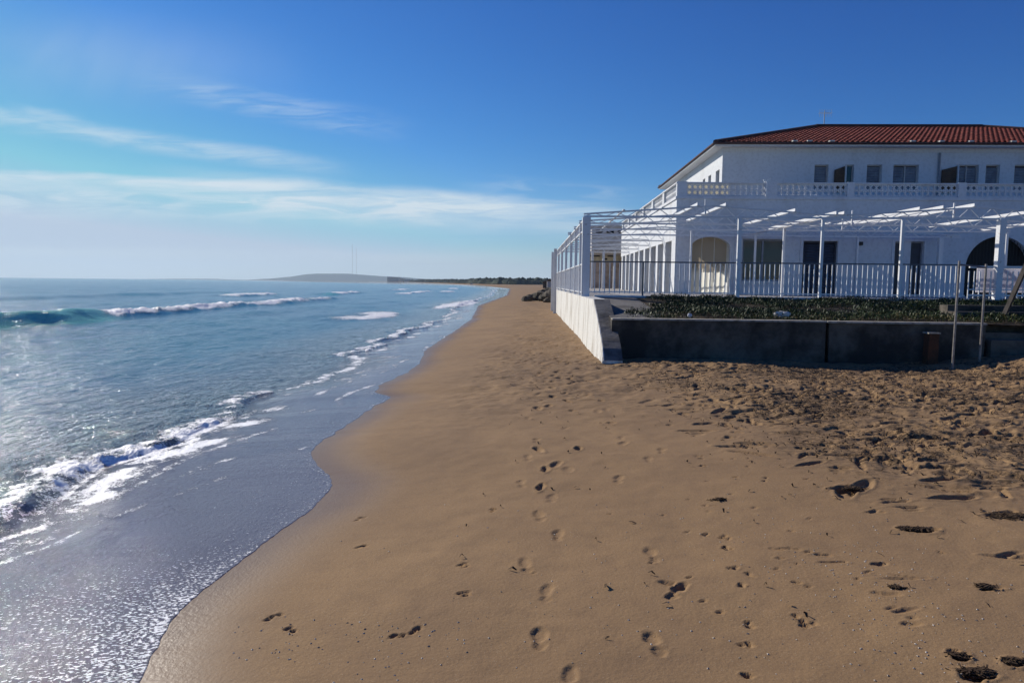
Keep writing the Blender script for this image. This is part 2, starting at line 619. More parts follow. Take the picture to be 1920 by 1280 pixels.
while k < 3300:
    y = random.uniform(5.0, 14.2)
    x = random.uniform(0.5, 14)
    if x > 0.98 * y or random.random() > float(churn(np.array([x]), np.array([y]))[0]) * (0.75 + 0.9 * float(fbm(np.array([x * .7]), np.array([y * .8]), 2, 170)[0])):
        continue
    k += 1
    splat(x, y, random.choice([.04, .07, .11, .16, .22]) * random.uniform(.8, 1.2), random.uniform(.025, .08), random.uniform(-.6, .6) if random.random() < .6 else random.uniform(0, 3.1),
          random.uniform(.010, .034), 0.2)
for k in range(900):
    y = 5.5 + 42 * random.random() ** 1.5
    x = random.gauss(0.2 - 0.002 * y, 0.5)
    if y < 14 and (random.random() > (y - 5) / 12 or abs(x - .45) > .5):
        continue
    splat(x, y, random.uniform(.07, .14), random.uniform(.035, .06), random.uniform(1.2, 2.0), random.uniform(.006, .026), 0.35)
for k in range(90):
    y = random.uniform(3.2, 9)
    x = random.gauss(1.9 * y / 6, 0.5)
    splat(x, y, random.uniform(.015, .035), random.uniform(.012, .02), random.random() * 3, random.uniform(.006, .014), 0.3)

WET = 1 - ss(D + 0.25 * vn(X * 1.3, Yg * 0.9, 44), 0.0, 0.75)
SWL = np.maximum(np.exp(-((D - 0.55 - 0.5 * fbm(Yg * .35, X * 0, 3, 301)) / .022) ** 2), 0.7 * np.exp(-((D - 1.25 - 0.9 * fbm(Yg * .25, X * 0, 3, 303)) / .03) ** 2))


def f_sand(n, b, co):
    wet = n.attr('wet')
    ch = n.attr('churn')
    big = n.noise(co, 0.55, 4)
    mid = n.noise(co, 6, 5, 0.6)
    fine = n.noise(co, 130, 3, 0.7)
    c = n.mix(n.ramp(big, 0.35, 0.65), (0.330, 0.205, 0.096), (0.285, 0.176, 0.084))
    c = n.mix(n.ramp(mid, 0.45, 0.7, 0, 0.35), c, (0.22, 0.135, 0.07))
    c = n.mix(n.ramp(fine, 0.42, 0.68, 0, 0.45), c, (0.17, 0.11, 0.065))
    c = n.mix(n.ramp(n.noise(co, 210, 2, 0.5), 0.66, 0.74, 0, 0.8), c, (0.55, 0.47, 0.36))
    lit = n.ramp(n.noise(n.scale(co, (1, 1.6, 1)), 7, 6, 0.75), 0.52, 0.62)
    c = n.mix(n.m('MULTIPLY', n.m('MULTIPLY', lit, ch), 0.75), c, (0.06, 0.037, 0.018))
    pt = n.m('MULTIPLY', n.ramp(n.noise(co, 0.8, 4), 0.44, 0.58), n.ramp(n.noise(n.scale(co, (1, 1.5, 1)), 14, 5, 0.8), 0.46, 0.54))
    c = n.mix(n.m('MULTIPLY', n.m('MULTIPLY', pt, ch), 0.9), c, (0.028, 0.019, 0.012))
    c = n.mix(n.m('MULTIPLY', wet, 0.45), c, (0.15, 0.10, 0.065))
    c = n.mix(n.ramp(n.noise(n.scale(co, (1, .45, 1)), 0.9, 5, 0.6), 0.42, 0.68, 0, 0.30), c, (0.20, 0.125, 0.07))
    n.put(b.inputs['Base Color'], c)
    c = n.mix(n.m('MULTIPLY', n.attr('swl'), n.ramp(mid, 0.4, 0.6, 0.05, 0.45)), c, (0.11, 0.07, 0.045))
    n.put(b.inputs['Roughness'], n.m('MULTIPLY_ADD', wet, -0.52, 0.9))
    h = n.m('ADD', n.m('MULTIPLY', n.noise(co, 45, 4, 0.6), 1.0), n.m('MULTIPLY', n.m('MULTIPLY', mid, ch), 6.0))
    n.put(b.inputs['Normal'], n.bump(h, 0.55, 0.006))


M['sand'] = mat('beach_sand', rough=0.9, spec=0.25, fn=f_sand)
sand = structure(grid_mesh('sand', X, Yg, Z, M['sand'], {'wet': WET, 'churn': np.clip(CH + TR * 0.35, 0, 1), 'swl': SWL}))

# sand behind the photographer
yb = np.linspace(-45, 1.4, 60)
xb = np.concatenate([np.linspace(-8, 10, 60), [20, 60, 200]])
Xb, Yb = np.meshgrid(xb, yb)
Zb = zs_base(Xb, Yb) - 0.015
ob = grid_mesh('sand_back', Xb, Yb, Zb, M['sand'], {'wet': 1 - ss(Xb - XE(Yb), 0.02, 0.3), 'churn': Xb * 0})
# join both sheets into the one ground object
bpy.context.view_layer.objects.active = sand
with bpy.context.temp_override(active_object=sand, selected_editable_objects=[sand, ob], object=sand, selected_objects=[sand, ob]):
    bpy.ops.object.join()

# ------------------------------------------------------------------ water
yw = rows([(12, 0.0036), (45, 0.006), (200, 0.012), (9000, 0.05)], 1.3)
NW = 660
srt = (XE(yw) + 0.35 * np.clip(yw / 10, 0.3, 1)) / yw
Sw = srt[:, None] + (-1.05 - srt[:, None]) * np.linspace(0, 1, NW)[None, :] ** 1.15
Xw = Sw * yw[:, None]
Xw = np.concatenate([Xw] + [(-a * yw - b)[:, None] for a, b in [(1.25, 1.5), (2.0, 10), (5, 80)]], 1)
Yw = np.repeat(yw[:, None], Xw.shape[1], 1)


LINES = []
for pl, s_, amp_ in [([(-120, 1075), (0, 1045), (100, 1010), (200, 963), (300, 930), (400, 900), (500, 872), (580, 848)], .09, .80),
                     ([(-80, 1010), (0, 985), (120, 950), (220, 915), (330, 890), (430, 862)], .16, .70),
                     ([(-60, 1130), (60, 1105), (250, 1075), (400, 1035), (545, 985)], .05, .50),
                     ([(-60, 1190), (100, 1160), (300, 1120), (450, 1060)], .05, .40),
                     ([(380, 812), (460, 792), (560, 775), (640, 748), (700, 728)], .10, .72),
                     ([(250, 900), (330, 862), (420, 830), (520, 800)], .12, .62),
                     ([(560, 752), (640, 722), (700, 695), (760, 660)], .12, .75),
                     ([(450, 842), (560, 818), (625, 792)], .05, .55),
                     ([(690, 712), (740, 690), (790, 662), (830, 632)], .14, .7),
                     ([(300, 985), (420, 950), (540, 905)], .05, .52)]:
    w_ = sorted([G(a, b, 0.13) for a, b in pl], key=lambda p: p[1])
    LINES.append((w_, s_, amp_, len(LINES) + 1))


def water_fields(x, y):
    e = XE(y)
    b = XB(y)
    wd = e - x                                # distance seaward of the swash edge
    q = b - x                                 # distance seaward of the shore break
    zsand = zs_base(x, y)
    film = 0.004 + 0.020 * ss(wd, 0.0, 2.2)
    film = np.where(wd < 0, -0.05 * ss(-wd, 0, 0.12), film)
    # open sea
    far = np.clip(1 - y / 400, 0.15, 1)
    amp = ss(q, 0.2, 6)
    sea = 0.0
    for (lx, ly, a, sd_) in [(3.4, 8, 0.11, 201), (1.5, 3.4, 0.065, 202), (0.6, 1.2, 0.026, 203), (0.27, 0.45, 0.011, 204)]:
        sea = sea + a * fbm(x / lx + 0.25 * y / ly, y / ly, 2, sd_)
    sea = sea * (0.25 + 0.75 * amp)
    foam = np.zeros_like(x)
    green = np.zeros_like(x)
    # breaking swells, roughly parallel to the shore: offset from a straight line, extent, height, first foaming depth
    for (x0, kx, y0, y1, A, fy, wd_) in [(-21.0, -0.02, 6, 84, 0.60, 32.0, 1.0), (-9.2, -0.035, 33, 47, 0.16, 10, 1.3),
                                         (-36, -0.05, 78, 98, 0.45, 78, 1.2), (-30, -0.04, 92, 122, 0.45, 98, 1.2),
                                         (-21.5, -0.02, 100, 150, 0.35, 100, 1.0), (-6.2, -0.02, 45, 75, 0.22, 48, 1.0),
                                         (-32, -0.05, 150, 175, 0.4, 152, 1.5), (-24, -0.04, 190, 215, 0.4, 190, 1.5),
                                         (-17, -0.05, 120, 150, 0.3, 122, 1.2), (-16.5, -0.03, 16, 60, 0.10, 900, 1.6),
                                         (-48, -0.03, 40, 120, 0.25, 900, 2.4)]:
        xc = x0 + kx * (y - y0) + 0.9 * fbm(y * 0.11, y * 0 + x0, 2, 31) + 0.35 * vn(y * 0.7, y * 0 + x0, 33)
        Q = x - xc
        env = ss(y, y0, y0 + 0.28 * (y1 - y0)) * ss(-y, -y1, -y1 + 0.3 * (y1 - y0))
        fo = ss(y, fy - 1.5, fy + 2.5) * ss(-y, -y1 - 6, -y1 + 8)
        prof = np.where(Q > 0, np.exp(-(Q / (0.75 * wd_)) ** 2), np.exp(-(Q / (2.4 * wd_)) ** 2))
        rag = 1 - 0.42 * fo + fo * 0.28 * fbm(x * 2.6, y * 2.2, 4, 55)
        sea = sea + A * env * prof * rag
        width = np.where(Q > 0, np.exp(-(Q / (1.0 * wd_)) ** 2), np.exp(-(Q / (2.1 * wd_)) ** 2))
        brk = 0.75 + 0.7 * fbm(x * 0.8, y * 0.45, 3, 66)
        foam = np.maximum(foam, env ** 0.5 * fo * width * brk * (1.3 if A > 0.2 else 1.1))
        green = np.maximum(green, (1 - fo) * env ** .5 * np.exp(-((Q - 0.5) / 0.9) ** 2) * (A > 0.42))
    # shore break: a low bore with a ragged lip
    st = 0.55 + 0.45 * np.cos((y - 7.5) * 0.55) * ss(-y, -30, -12) + 0.25 * vn(y * 0.8, y * 0, 71)
    st = np.clip(st + 0.2, 0.62 + 0.3 * ss(y, 8, 11), 1.15)
    lip = ss(q, -0.05, 0.16) * np.exp(-np.maximum(q, 0) / 1.1)
    A = (0.085 + 0.05 * ss(y, 14, 30)) * st
    nb = fbm(x * 6, y * 6, 4, 81, 0.6)
    bore = A * lip * (1 + 0.45 * nb)
    sea = sea + bore
    lace = fbm(x * 1.8, y * 1.8, 4, 91, 0.65)
    core = np.exp(-((q - 0.34) / (0.26 + 0.06 * ss(y, 9, 16))) ** 2) * (1 + 0.2 * ss(y, 9, 14))
    trail = (1 - .35 * ss(y, 10, 14)) * np.exp(-np.maximum(q - 0.1, 0) / 1.5) * (q > -0.1) * (0.62 + 0.6 * lace)
    ahead = np.exp(-((q + 0.35) / 0.40) ** 2) * (0.58 + 0.7 * lace)
    foam = np.maximum(foam, st * np.clip(core * (0.72 + 0.7 * nb), 0, 1.1))
    foam = np.maximum(foam, st * trail * 0.95)
    foam = np.maximum(foam, st * ahead)
    near = ss(-y, -7.5, -4.5)
    foam = np.maximum(foam, near * np.exp(-((q + 0.45) / 0.6) ** 2) * (0.56 + 0.5 * fbm(x * 3, y * 3, 4, 111)))
    # thin lines of foam left on the sheet, following the shore
    for pl, s_, amp_, sp in LINES:
        yl = np.array([p[1] for p in pl])
        xl_ = np.interp(y, yl, np.array([p[0] for p in pl]))
        lim = ss(y, yl[0] - .3, yl[0] + .1) * ss(-y, -yl[-1] - .3, -yl[-1] + .1)
        dd = x - xl_ + 0.10 * fbm(y * 2.2 + sp * 9, x * 0 + sp, 3, 120 + sp)
        foam = np.maximum(foam, amp_ * lim * np.exp(-(dd / s_) ** 2) * np.clip(0.75 + 1.0 * fbm(x * 2.5 + sp, y * 1.6, 4, 130 + sp, .6), 0, 1.15))
    foam = np.maximum(foam, 0.75 * np.exp(-((wd - 0.03) / 0.035) ** 2) * np.clip(0.55 + 1.3 * fbm(x * 2, y * 2, 3, 140), 0, 1.2))
    foam = np.maximum(foam, 0.46 * ss(wd, 0, 0.1) * np.exp(-np.maximum(wd, 0) / 0.6) * (0.8 + 0.9 * fbm(x * 2.2, y * 2.2, 3, 141)))
    # join film and sea
    zf = zsand + film
    ripple = 0.004 * fbm(x * 7, y * 5, 3, 150) * ss(wd, 0.02, 0.3)
    tt = ss(q, -0.9, 0.05)
    z = np.where(wd > 0, np.maximum(zf, 0) * (1 - tt) + tt * sea + ripple, zf)
    z = np.where(wd > 0, np.maximum(z, zsand + 0.012 * ss(wd, 0, .5) + .003), z)
    deep = ss(q, -0.4, 5.0)
    mid = ss(q, -0.9, 0.3)
    near_ = ss(wd, -.05, .03) * np.exp(-np.maximum(wd, 0) / 0.55) + 0.9 * ss(-y, -4.9, -3.4) * (1 - mid)  # last term spreads the painted glint flecks over the nearest sheet
    return z, foam, deep, mid, green, near_


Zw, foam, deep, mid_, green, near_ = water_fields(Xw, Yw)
ef = ss(Yw, 7000, 9000)


def f_water(n, b, co):
    foam = n.attr('foam')
    deep = n.attr('deep')
    mid = n.attr('mid')
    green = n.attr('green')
    b.inputs['IOR'].default_value = 1.33
    pat = n.noise(co, 0.12, 3)
    teal = n.mix(n.ramp(pat, 0.35, 0.65), (0.010, 0.120, 0.225), (0.018, 0.165, 0.255))
    c = n.mix(mid, (0.158, 0.140, 0.160), (0.15, 0.16, 0.15))
    c = n.mix(deep, c, teal)
    c = n.mix(green, c, (0.24, 0.62, 0.47))  # turquoise painted on the crest stands in for light shining through it
    # foam breaks up into bubbles and lace
    l1 = n.noise(co, 12, 6, 0.72, 0.6)
    l2 = n.noise(co, 55, 3, 0.7)
    l = n.m('MULTIPLY_ADD', l2, 0.45, n.m('MULTIPLY', l1, 0.55))
    thr = n.m('MULTIPLY_ADD', foam, -0.41, 0.757)
    k = n.ramp(l, thr, n.m('ADD', thr, 0.05))
    k = n.m('MULTIPLY', k, n.ramp(foam, 0.08, 0.3))
    # white flecks near swash edge and camera: bubbles mixed with painted sun glints
    bub_glint = n.noise(n.scale(co, (0.7, 1.3, 1), (0, 0, -0.4)), 62, 2, 0.5)
    bl = n.m('MULTIPLY_ADD', n.attr('near'), -0.16, 0.78)
    kb = n.m('MULTIPLY', n.ramp(bub_glint, bl, n.m('ADD', bl, 0.04)), n.ramp(n.attr('near'), 0.05, 0.3))
    k = n.m('MAXIMUM', k, kb)
    c = n.mix(k, c, (0.9, 0.9, 0.9))
    n.put(b.inputs['Base Color'], c)
    n.put(b.inputs['Specular IOR Level'], n.m('MULTIPLY_ADD', deep, -0.2, 0.5))
    n.put(b.inputs['Roughness'], n.m('MULTIPLY_ADD', k, 0.5, n.m('MULTIPLY_ADD', deep, 0.11, 0.04)))
    r1 = n.noise(n.scale(co, (1.0, 0.55, 1)), 2.6, 5, 0.62, 0.3)
    r2 = n.noise(n.scale(co, (1.0, 0.6, 1)), 14, 4, 0.6, 0.4)
    r3 = n.noise(n.scale(co, (1.0, 0.6, 1), (0, 0, 0.5)), 38, 4, 0.65)
    hd = n.m('ADD', n.m('MULTIPLY', r1, 0.12), n.m('MULTIPLY', r2, 0.028))
    hs = n.m('MULTIPLY_ADD', r3, 0.010, n.m('MULTIPLY', r2, 0.002))
    hh = n.m('ADD', n.m('MULTIPLY', hd, mid), hs)
    hh = n.m('ADD', hh, n.m('MULTIPLY', k, 0.012))
    n.put(b.inputs['Normal'], n.bump(hh, 1.0, 1.0))


M['water'] = mat('sea_water', rough=0.08, fn=f_water)
wd_all = XE(Yw) - Xw
kp = wd_all > -0.6
keep = (kp[:-1, :-1] | kp[1:, 1:])
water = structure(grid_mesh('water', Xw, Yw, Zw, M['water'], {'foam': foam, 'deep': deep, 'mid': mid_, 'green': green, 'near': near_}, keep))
yb = np.linspace(-45, 1.4, 160)
xb = np.concatenate([[-400, -120, -50, -30], np.linspace(-20, -0.5, 160)])
Xb, Yb = np.meshgrid(xb, yb)
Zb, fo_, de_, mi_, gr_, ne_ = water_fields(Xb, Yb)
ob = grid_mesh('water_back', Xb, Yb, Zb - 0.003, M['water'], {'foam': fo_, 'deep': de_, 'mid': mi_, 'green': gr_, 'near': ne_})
with bpy.context.temp_override(active_object=water, selected_editable_objects=[water, ob], object=water, selected_objects=[water, ob]):
    bpy.ops.object.join()

# ------------------------------------------------------------------ far coast
def ridge(name, pts, depth, m, seed, rough_=2.0, zb=-2.0, fine=10.0):
    """long hill: crest through (x, y, z) points, falling to both sides"""
    pts = [Vector(p) for p in pts]
    xs_ = np.array([p.x for p in pts])
    n = 240
    tt_ = np.linspace(xs_[0], xs_[-1], n)
    cz = np.interp(tt_, xs_, [p.z for p in pts])
    cyy = np.interp(tt_, xs_, [p.y for p in pts])
    cols = np.linspace(-1, 1, 21)
    XX = np.repeat(tt_[:, None], 21, 1)
    YY = cyy[:, None] + cols[None] * depth
    prof = np.cos(cols * math.pi / 2)[None] ** 1.2
    ZZ = zb + (cz[:, None] - zb) * prof + rough_ * fbm(XX / fine, YY / fine, 4, seed) * prof
    return grid_mesh(name, XX, YY, ZZ, m, {})


def hp(pxy, Y):
    return [tuple(P(a, b, Y)) for a, b in pxy]


structure(ridge('hill', hp([(420, 526.8), (470, 525), (505, 522.5), (550, 518.5), (575, 514.5), (595, 512.8), (650, 513), (680, 515), (720, 518), (760, 519.8),
                            (800, 523.5), (850, 526.3), (900, 528.5), (960, 530)], 7400), 500, M['hill'], 5, 3.0, -3, 120))
structure(ridge('hill', hp([(245, 526.5), (275, 523.2), (330, 522.4), (400, 522.6), (450, 524.2), (480, 526), (540, 527)], 8300), 500, M['hill'], 8, 2, -3, 150))
# low wooded coast behind the far beach
wv, wf = [], []
wr = random.Random(4)


def blob(cx_, cy_, cz_, r, rz_):
    i = len(wv)
    seg, rg = 7, 4
    for a in range(rg + 1):
        th = math.pi * a / rg
        for b_ in range(seg):
            ph = 2 * math.pi * b_ / seg
            k_ = 1 + wr.uniform(-.25, .25)
            wv.append((cx_ + r * k_ * math.sin(th) * math.cos(ph), cy_ + r * k_ * math.sin(th) * math.sin(ph), cz_ + rz_ * k_ * math.cos(th)))
    for a in range(rg):
        for b_ in range(seg):
            wf.append((i + a * seg + b_, i + (a + 1) * seg + b_, i + (a + 1) * seg + (b_ + 1) % seg, i + a * seg + (b_ + 1) % seg))


for k in range(2600):
    t_ = wr.random()
    Y_ = 620 + 2100 * (1 - t_) + wr.uniform(-40, 40)
    shore = float(np.interp(Y_, yk, xk))
    X_ = shore + 30 + 0.03 * Y_ + abs(wr.gauss(0, 1)) * 0.12 * Y_
    hgt = wr.uniform(3.0, 6.5) * (0.7 + Y_ / 3500)
    blob(X_, Y_, 1.0, wr.uniform(5, 11), hgt)
wood = link_mesh('coastal_wood', wv, wf, M['wood_far'])
wood['kind'] = 'stuff'
tag(wood, 'dark green line of far woodland along the horizon behind the beach', 'woodland')


def tower_block(px0, px1, ptop, pbot, Y, label, m, rows_, cols_, grp='pale blocks on the far headland'):
    a, b_ = P(px0, ptop, Y), P(px1, pbot, Y)
    o = thing('apartment_block', label, 'building', ((a.x + b_.x) / 2, Y, 0), grp)
    MB().box(a.x, Y, -1, b_.x, Y + 40, a.z).build('wall', m, o)
    mb = MB()
    dz = (a.z - b_.z) / rows_
    for r_ in range(rows_):
        mb.box(a.x + 1, Y - 0.6, b_.z + dz * (r_ + .3), b_.x - 1, Y - 0.05, b_.z + dz * (r_ + .7))
    mb.build('window_band', M['shutter'], o)
    return o


tower_block(726, 747, 519, 529, 2600, 'tallest pale apartment block on the far headland, left of its lower neighbours', M['grey'], 6, 5)
tower_block(749, 756, 521.5, 529, 2550, 'narrow pale block just right of the tallest far apartment block', M['cream'], 5, 2)
tower_block(758, 770, 523, 530, 2500, 'low pale block rightmost on the far headland', M['grey'], 4, 4)
for px, top, lab in [(660.5, 458, 'thin far radio mast left of its twin above the hill'), (668, 466, 'thin far radio mast right of its twin above the hill')]:
    a = P(px, top, 4300)
    mb = MB()
    mb.bar((a.x, a.y, 20), (a.x, a.y, a.z), 1.6, n=6)
    tag(mb.build('radio_mast', M['antenna']), lab, 'mast', 'radio masts on the far hill')
for (px0, px1, top, Y, m, lab) in [(1018, 1027, 526, 210, 'brown', 'low dark shed beyond the rocks at the back of the far beach'),
                                   (1026, 1036, 522.5, 160, 'grey', 'small grey house at the far end of the white sea fence'),
                                   (881, 886, 531.5, 520, 'stone', 'tiny white hut on the far sand by the water')]:
    a, b_ = P(px0, top, Y), P(px1, 533, Y)
    o = thing('beach_hut', lab, 'hut', ((a.x + b_.x) / 2, Y, 0.4))
    MB().box(a.x, Y, 0, b_.x, Y + 5, a.z - 0.5).build('wall', M[m], o)
    MB().prism([(a.x - .2, a.z - .5), (b_.x + .2, a.z - .5), ((a.x + b_.x) / 2, a.z + .1)], 'y', Y - .3, Y + 5.3).build('roof', M['brown'] if m != 'stone' else M['stone'], o)

# ------------------------------------------------------------------ platform, sea wall, planting bed
PZ = EYE - 0.37           # terrace level
KX = -0.0156              # the sea wall runs very slightly towards the sea


def wx(y):                # outer face of the sea wall
    return 1.22 + KX * (y - 20)


mb = MB()
y0, yt, y1 = 13.75, 16.2, 43.0
xs0 = [(wx(y0), y0), (wx(yt), yt), (wx(y1), y1)]
TH = 0.38
top = {y0: 0.44, yt: PZ, y1: PZ}
nseg = 60
L = []
yy_ = [y0, y0 + .25] + list(np.linspace(y0 + .5, yt, 8)) + list(np.linspace(yt + .5, y1, nseg))
rr = random.Random(3)
for y in yy_:
    if y <= y0:
        zt = 0.46
    elif y < yt:
        zt = 0.50 + (PZ - 0.50) * ((y - y0) / (yt - y0)) ** 0.8 + rr.uniform(-.012, .012)
    else:
        zt = PZ + rr.uniform(-.006, .006)
    bx_ = wx(y)
    flare = 0.05 + rr.uniform(-.012, .012)
    L.append([(bx_ - flare, y, -0.4), (bx_ - flare * 0.7, y, 0.5 if zt > 0.55 else zt - .02), (bx_, y, zt), (bx_ + TH, y, zt - .01), (bx_ + TH, y, -0.4)])
i0 = len(mb.v)
for sct in L:
    mb.v += [Vector(p) for p in sct]
for a in range(len(L) - 1):
    for b_ in range(4):
        mb.f.append((i0 + a * 5 + b_, i0 + a * 5 + b_ + 1, i0 + (a + 1) * 5 + b_ + 1, i0 + (a + 1) * 5 + b_))
mb.f.append((i0 + 4, i0 + 3, i0 + 2, i0 + 1, i0))
e_ = i0 + (len(L) - 1) * 5
mb.f.append((e_, e_ + 1, e_ + 2, e_ + 3, e_ + 4))
sw = thing('sea_wall', 'long white washed concrete sea wall with a slanting front end on the sand', 'wall', (1.3, 20, 0))
mb.build('wall', M['seawall'], sw)
# grey unpainted face on the slanting end
mb = MB()
ya = [y for y in yy_ if y <= yt + 0.01]
for a, b_ in zip(L[:len(ya) - 1], L[1:len(ya)]):
    mb.quad((a[2][0] + .02, a[2][1] - .004, a[2][2] + .006), (a[3][0] + .003, a[3][1] - .004, a[3][2] + .006), (b_[3][0] + .003, b_[3][1] - .004, b_[3][2] + .006), (b_[2][0] + .02, b_[2][1] - .004, b_[2][2] + .006))
mb.build('end_face', M['concrete'], sw)

# terrace slab
mb = MB()
mb.prism([(wx(19.9) + TH - .02, 19.9), (26, 19.9), (26, 62), (wx(43) + TH - .02, 62)], 'z', -0.3, PZ - .012)
structure(mb.build('pavement', M['paving']))
# kerb that carries the front railing
FY = 20.0
mb = MB().box(wx(20) + TH, FY - .09, PZ - .25, 16.4, FY + .10, PZ + .035)
tag(mb.build('terrace_kerb', M['plaster']), 'low white kerb under the front terrace railing', 'kerb')

# front retaining wall in two lengths with a joint
RX0, RXJ, RX1 = 1.56, 6.1, 9.35
WY, WZ = 14.6, 1.235
rw = thing('retaining_wall', 'dark stained concrete retaining wall in front of the plant bed', 'wall', (5, WY, 0))


def rough_wall(x0, x1, y, zt):
    mb = MB()
    nx, nz = int((x1 - x0) / .12), 8
    i = len(mb.v)
    for a in range(nx + 1):
        for b_ in range(nz + 1):
            x_ = x0 + (x1 - x0) * a / nx
            z_ = -0.2 + (zt + 0.2) * b_ / nz
            mb.v.append(Vector((x_, y + 0.05 * float(fbm(np.array([x_ * 1.5]), np.array([z_ * 2.0]), 4, 12)[0]), z_)))
    for a in range(nx):
        for b_ in range(nz):
            k_ = i + a * (nz + 1) + b_
            mb.f.append((k_, k_ + nz + 1, k_ + nz + 2, k_ + 1))
    mb.box(x0, y + .06, -0.2, x1, y + .30, zt - .002)
    return mb


rough_wall(RX0, RXJ - .06, WY, WZ).build('wall', M['wall_dark'], rw)
rough_wall(RXJ + .04, RX1, WY + .07, WZ - .01).build('wall', M['wall_dark'], rw)
MB().box(RX0, WY - .03, WZ, RXJ - .05, WY + .27, WZ + .035).build('coping', M['coping'], rw)
MB().box(RXJ - .01, WY + .03, WZ - .012, RX1 + .02, WY + .33, WZ + .026).build('coping', M['coping'], rw)


def bed_z(x, y):
    tt_ = np.clip((y - 14.85) / 5.05, 0, 1)
    return 1.225 + (PZ - 0.03 - 1.225) * tt_ ** 0.8


bx_ = np.linspace(1.55, 17, 90)
by_ = np.linspace(14.8, 19.93, 40)
XX, YY = np.meshgrid(bx_, by_)
ZZ = bed_z(XX, YY) + 0.03 * fbm(XX * 1.5, YY * 1.5, 3, 21) * ss(XX, 2.5, 4)
soil = structure(grid_mesh('soil', XX, YY, ZZ, M['soil'], {}))
mb = MB()
for (xa, xb_, zo) in [(1.57, 2.75, -.012)]:
    n_ = 8
    ysl = np.linspace(14.86 if xa < 2 else 15.6, 19.9, n_)
    for a, b_ in zip(ysl[:-1], ysl[1:]):
        za, zb_ = float(bed_z(0, a)) + .03 + zo, float(bed_z(0, b_)) + .03 + zo
        mb.prism([(a, za - .7), (b_, zb_ - .7), (b_, zb_), (a, za)], 'x', xa, xb_ - .012)
tag(mb.build('concrete_apron', M['concrete']), 'bare grey sloping concrete apron between sea wall and plants', 'paving')

# ice plants
nl = 95000
lx = rng.uniform(1.9, 17, nl)
ly = rng.uniform(14.9, 19.85, nl)
den = ss(lx + 0.9 * fbm(lx * .8, ly * .8, 3, 5) - 0.20 * (ly - 14.9), 1.9, 2.5) * (0.12 + 1.1 * ss(fbm(lx * 1.3, ly * 1.5, 4, 6), -0.35, 0.12))
ok = rng.random(nl) < den
lx, ly = lx[ok], ly[ok]
n_ = len(lx)
hgt = 0.02 + 0.11 * ss(fbm(lx * 1.7, ly * 1.7, 3, 9), -.3, .4)
lz = bed_z(lx, ly) + 0.015 + rng.random(n_) * hgt
az = rng.uniform(0, 2 * np.pi, n_)
el = rng.uniform(0.2, 1.3, n_)
ln = rng.uniform(.03, .075, n_)
wdt = rng.uniform(.005, .012, n_)
dx, dy, dz = np.cos(az) * np.cos(el), np.sin(az) * np.cos(el), np.sin(el)
sx_, sy_ = -np.sin(az), np.cos(az)
base = np.stack([lx, ly, lz], -1)
dv = np.stack([dx, dy, dz], -1)
sv = np.stack([sx_, sy_, 0 * sx_], -1) * wdt[:, None]
v0 = base - sv
v1 = base + sv
v2 = base + dv * ln[:, None] * .6 + sv * .8 + np.array([0, 0, .004])
v3 = base + dv * ln[:, None]
v4 = base + dv * ln[:, None] * .6 - sv * .8 + np.array([0, 0, .004])
vs = np.stack([v0, v1, v2, v3, v4], 1).reshape(-1, 3)
me = bpy.data.meshes.new('ice_plants')
fi = (np.arange(n_)[:, None] * 5 + np.arange(5)[None]).reshape(-1)
me.vertices.add(len(vs))
me.vertices.foreach_set('co', vs.reshape(-1).astype(np.float32))
me.loops.add(len(fi))
me.loops.foreach_set('vertex_index', fi.astype(np.int32))
me.polygons.add(n_)
me.polygons.foreach_set('loop_start', np.arange(0, len(fi), 5, dtype=np.int32))
me.polygons.foreach_set('loop_total', np.full(n_, 5, dtype=np.int32))
me.update(calc_edges=True)
at = me.attributes.new('tint', 'FLOAT', 'POINT')
tint = np.clip(rng.random(n_) * .75 + .35 * ss(-ly, -16.2, -14.9) + .3 * fbm(lx, ly, 2, 14), 0, 1)
at.data.foreach_set('value', np.repeat(tint, 5).astype(np.float32))
me.materials.append(M['leaf'])
plants = bpy.data.objects.new('ice_plants', me)
C.objects.link(plants)
plants['kind'] = 'stuff'
tag(plants, 'dark green creeping ice plants covering the bed below the railing', 'ground cover')


def lump(name, c, r, m, seed, parent=None, n=14):
    """a faceted irregular stone"""
    rs = np.random.default_rng(seed)
    mb = MB()
    rg, sg = 8, 12
    for a in range(rg + 1):
        th = math.pi * a / rg
        for b_ in range(sg):
            ph = 2 * math.pi * b_ / sg
            d = Vector((math.sin(th) * math.cos(ph), math.sin(th) * math.sin(ph), math.cos(th)))
            k_ = 1 + 0.5 * float(fbm(np.array([d.x * 1.6 + seed]), np.array([d.y * 1.6 + d.z * 1.3]), 3, seed)[0])
            mb.v.append(Vector((c[0] + d.x * r[0] * k_, c[1] + d.y * r[1] * k_, c[2] + d.z * r[2] * k_)))
    for a in range(rg):
        for b_ in range(sg):
            mb.f.append((a * sg + b_, (a + 1) * sg + b_, (a + 1) * sg + (b_ + 1) % sg, a * sg + (b_ + 1) % sg))
    return mb.build(name, m, parent)


s_ = P(1466, 590, 15.3)
tag(lump('stone', (s_.x, 15.3, float(bed_z(0, 15.3)) + .09), (.19, .13, .085), M['stone'], 4), 'pale flat stone lying among the plants behind the retaining wall', 'stone')
s_ = P(1293, 592, 15.1)
tag(lump('crumpled_paper', (s_.x, 15.1, float(bed_z(0, 15.1)) + .07), (.05, .045, .05), M['white_cloth'], 14), 'small crumpled white paper near the left end of the plant bed', 'litter')

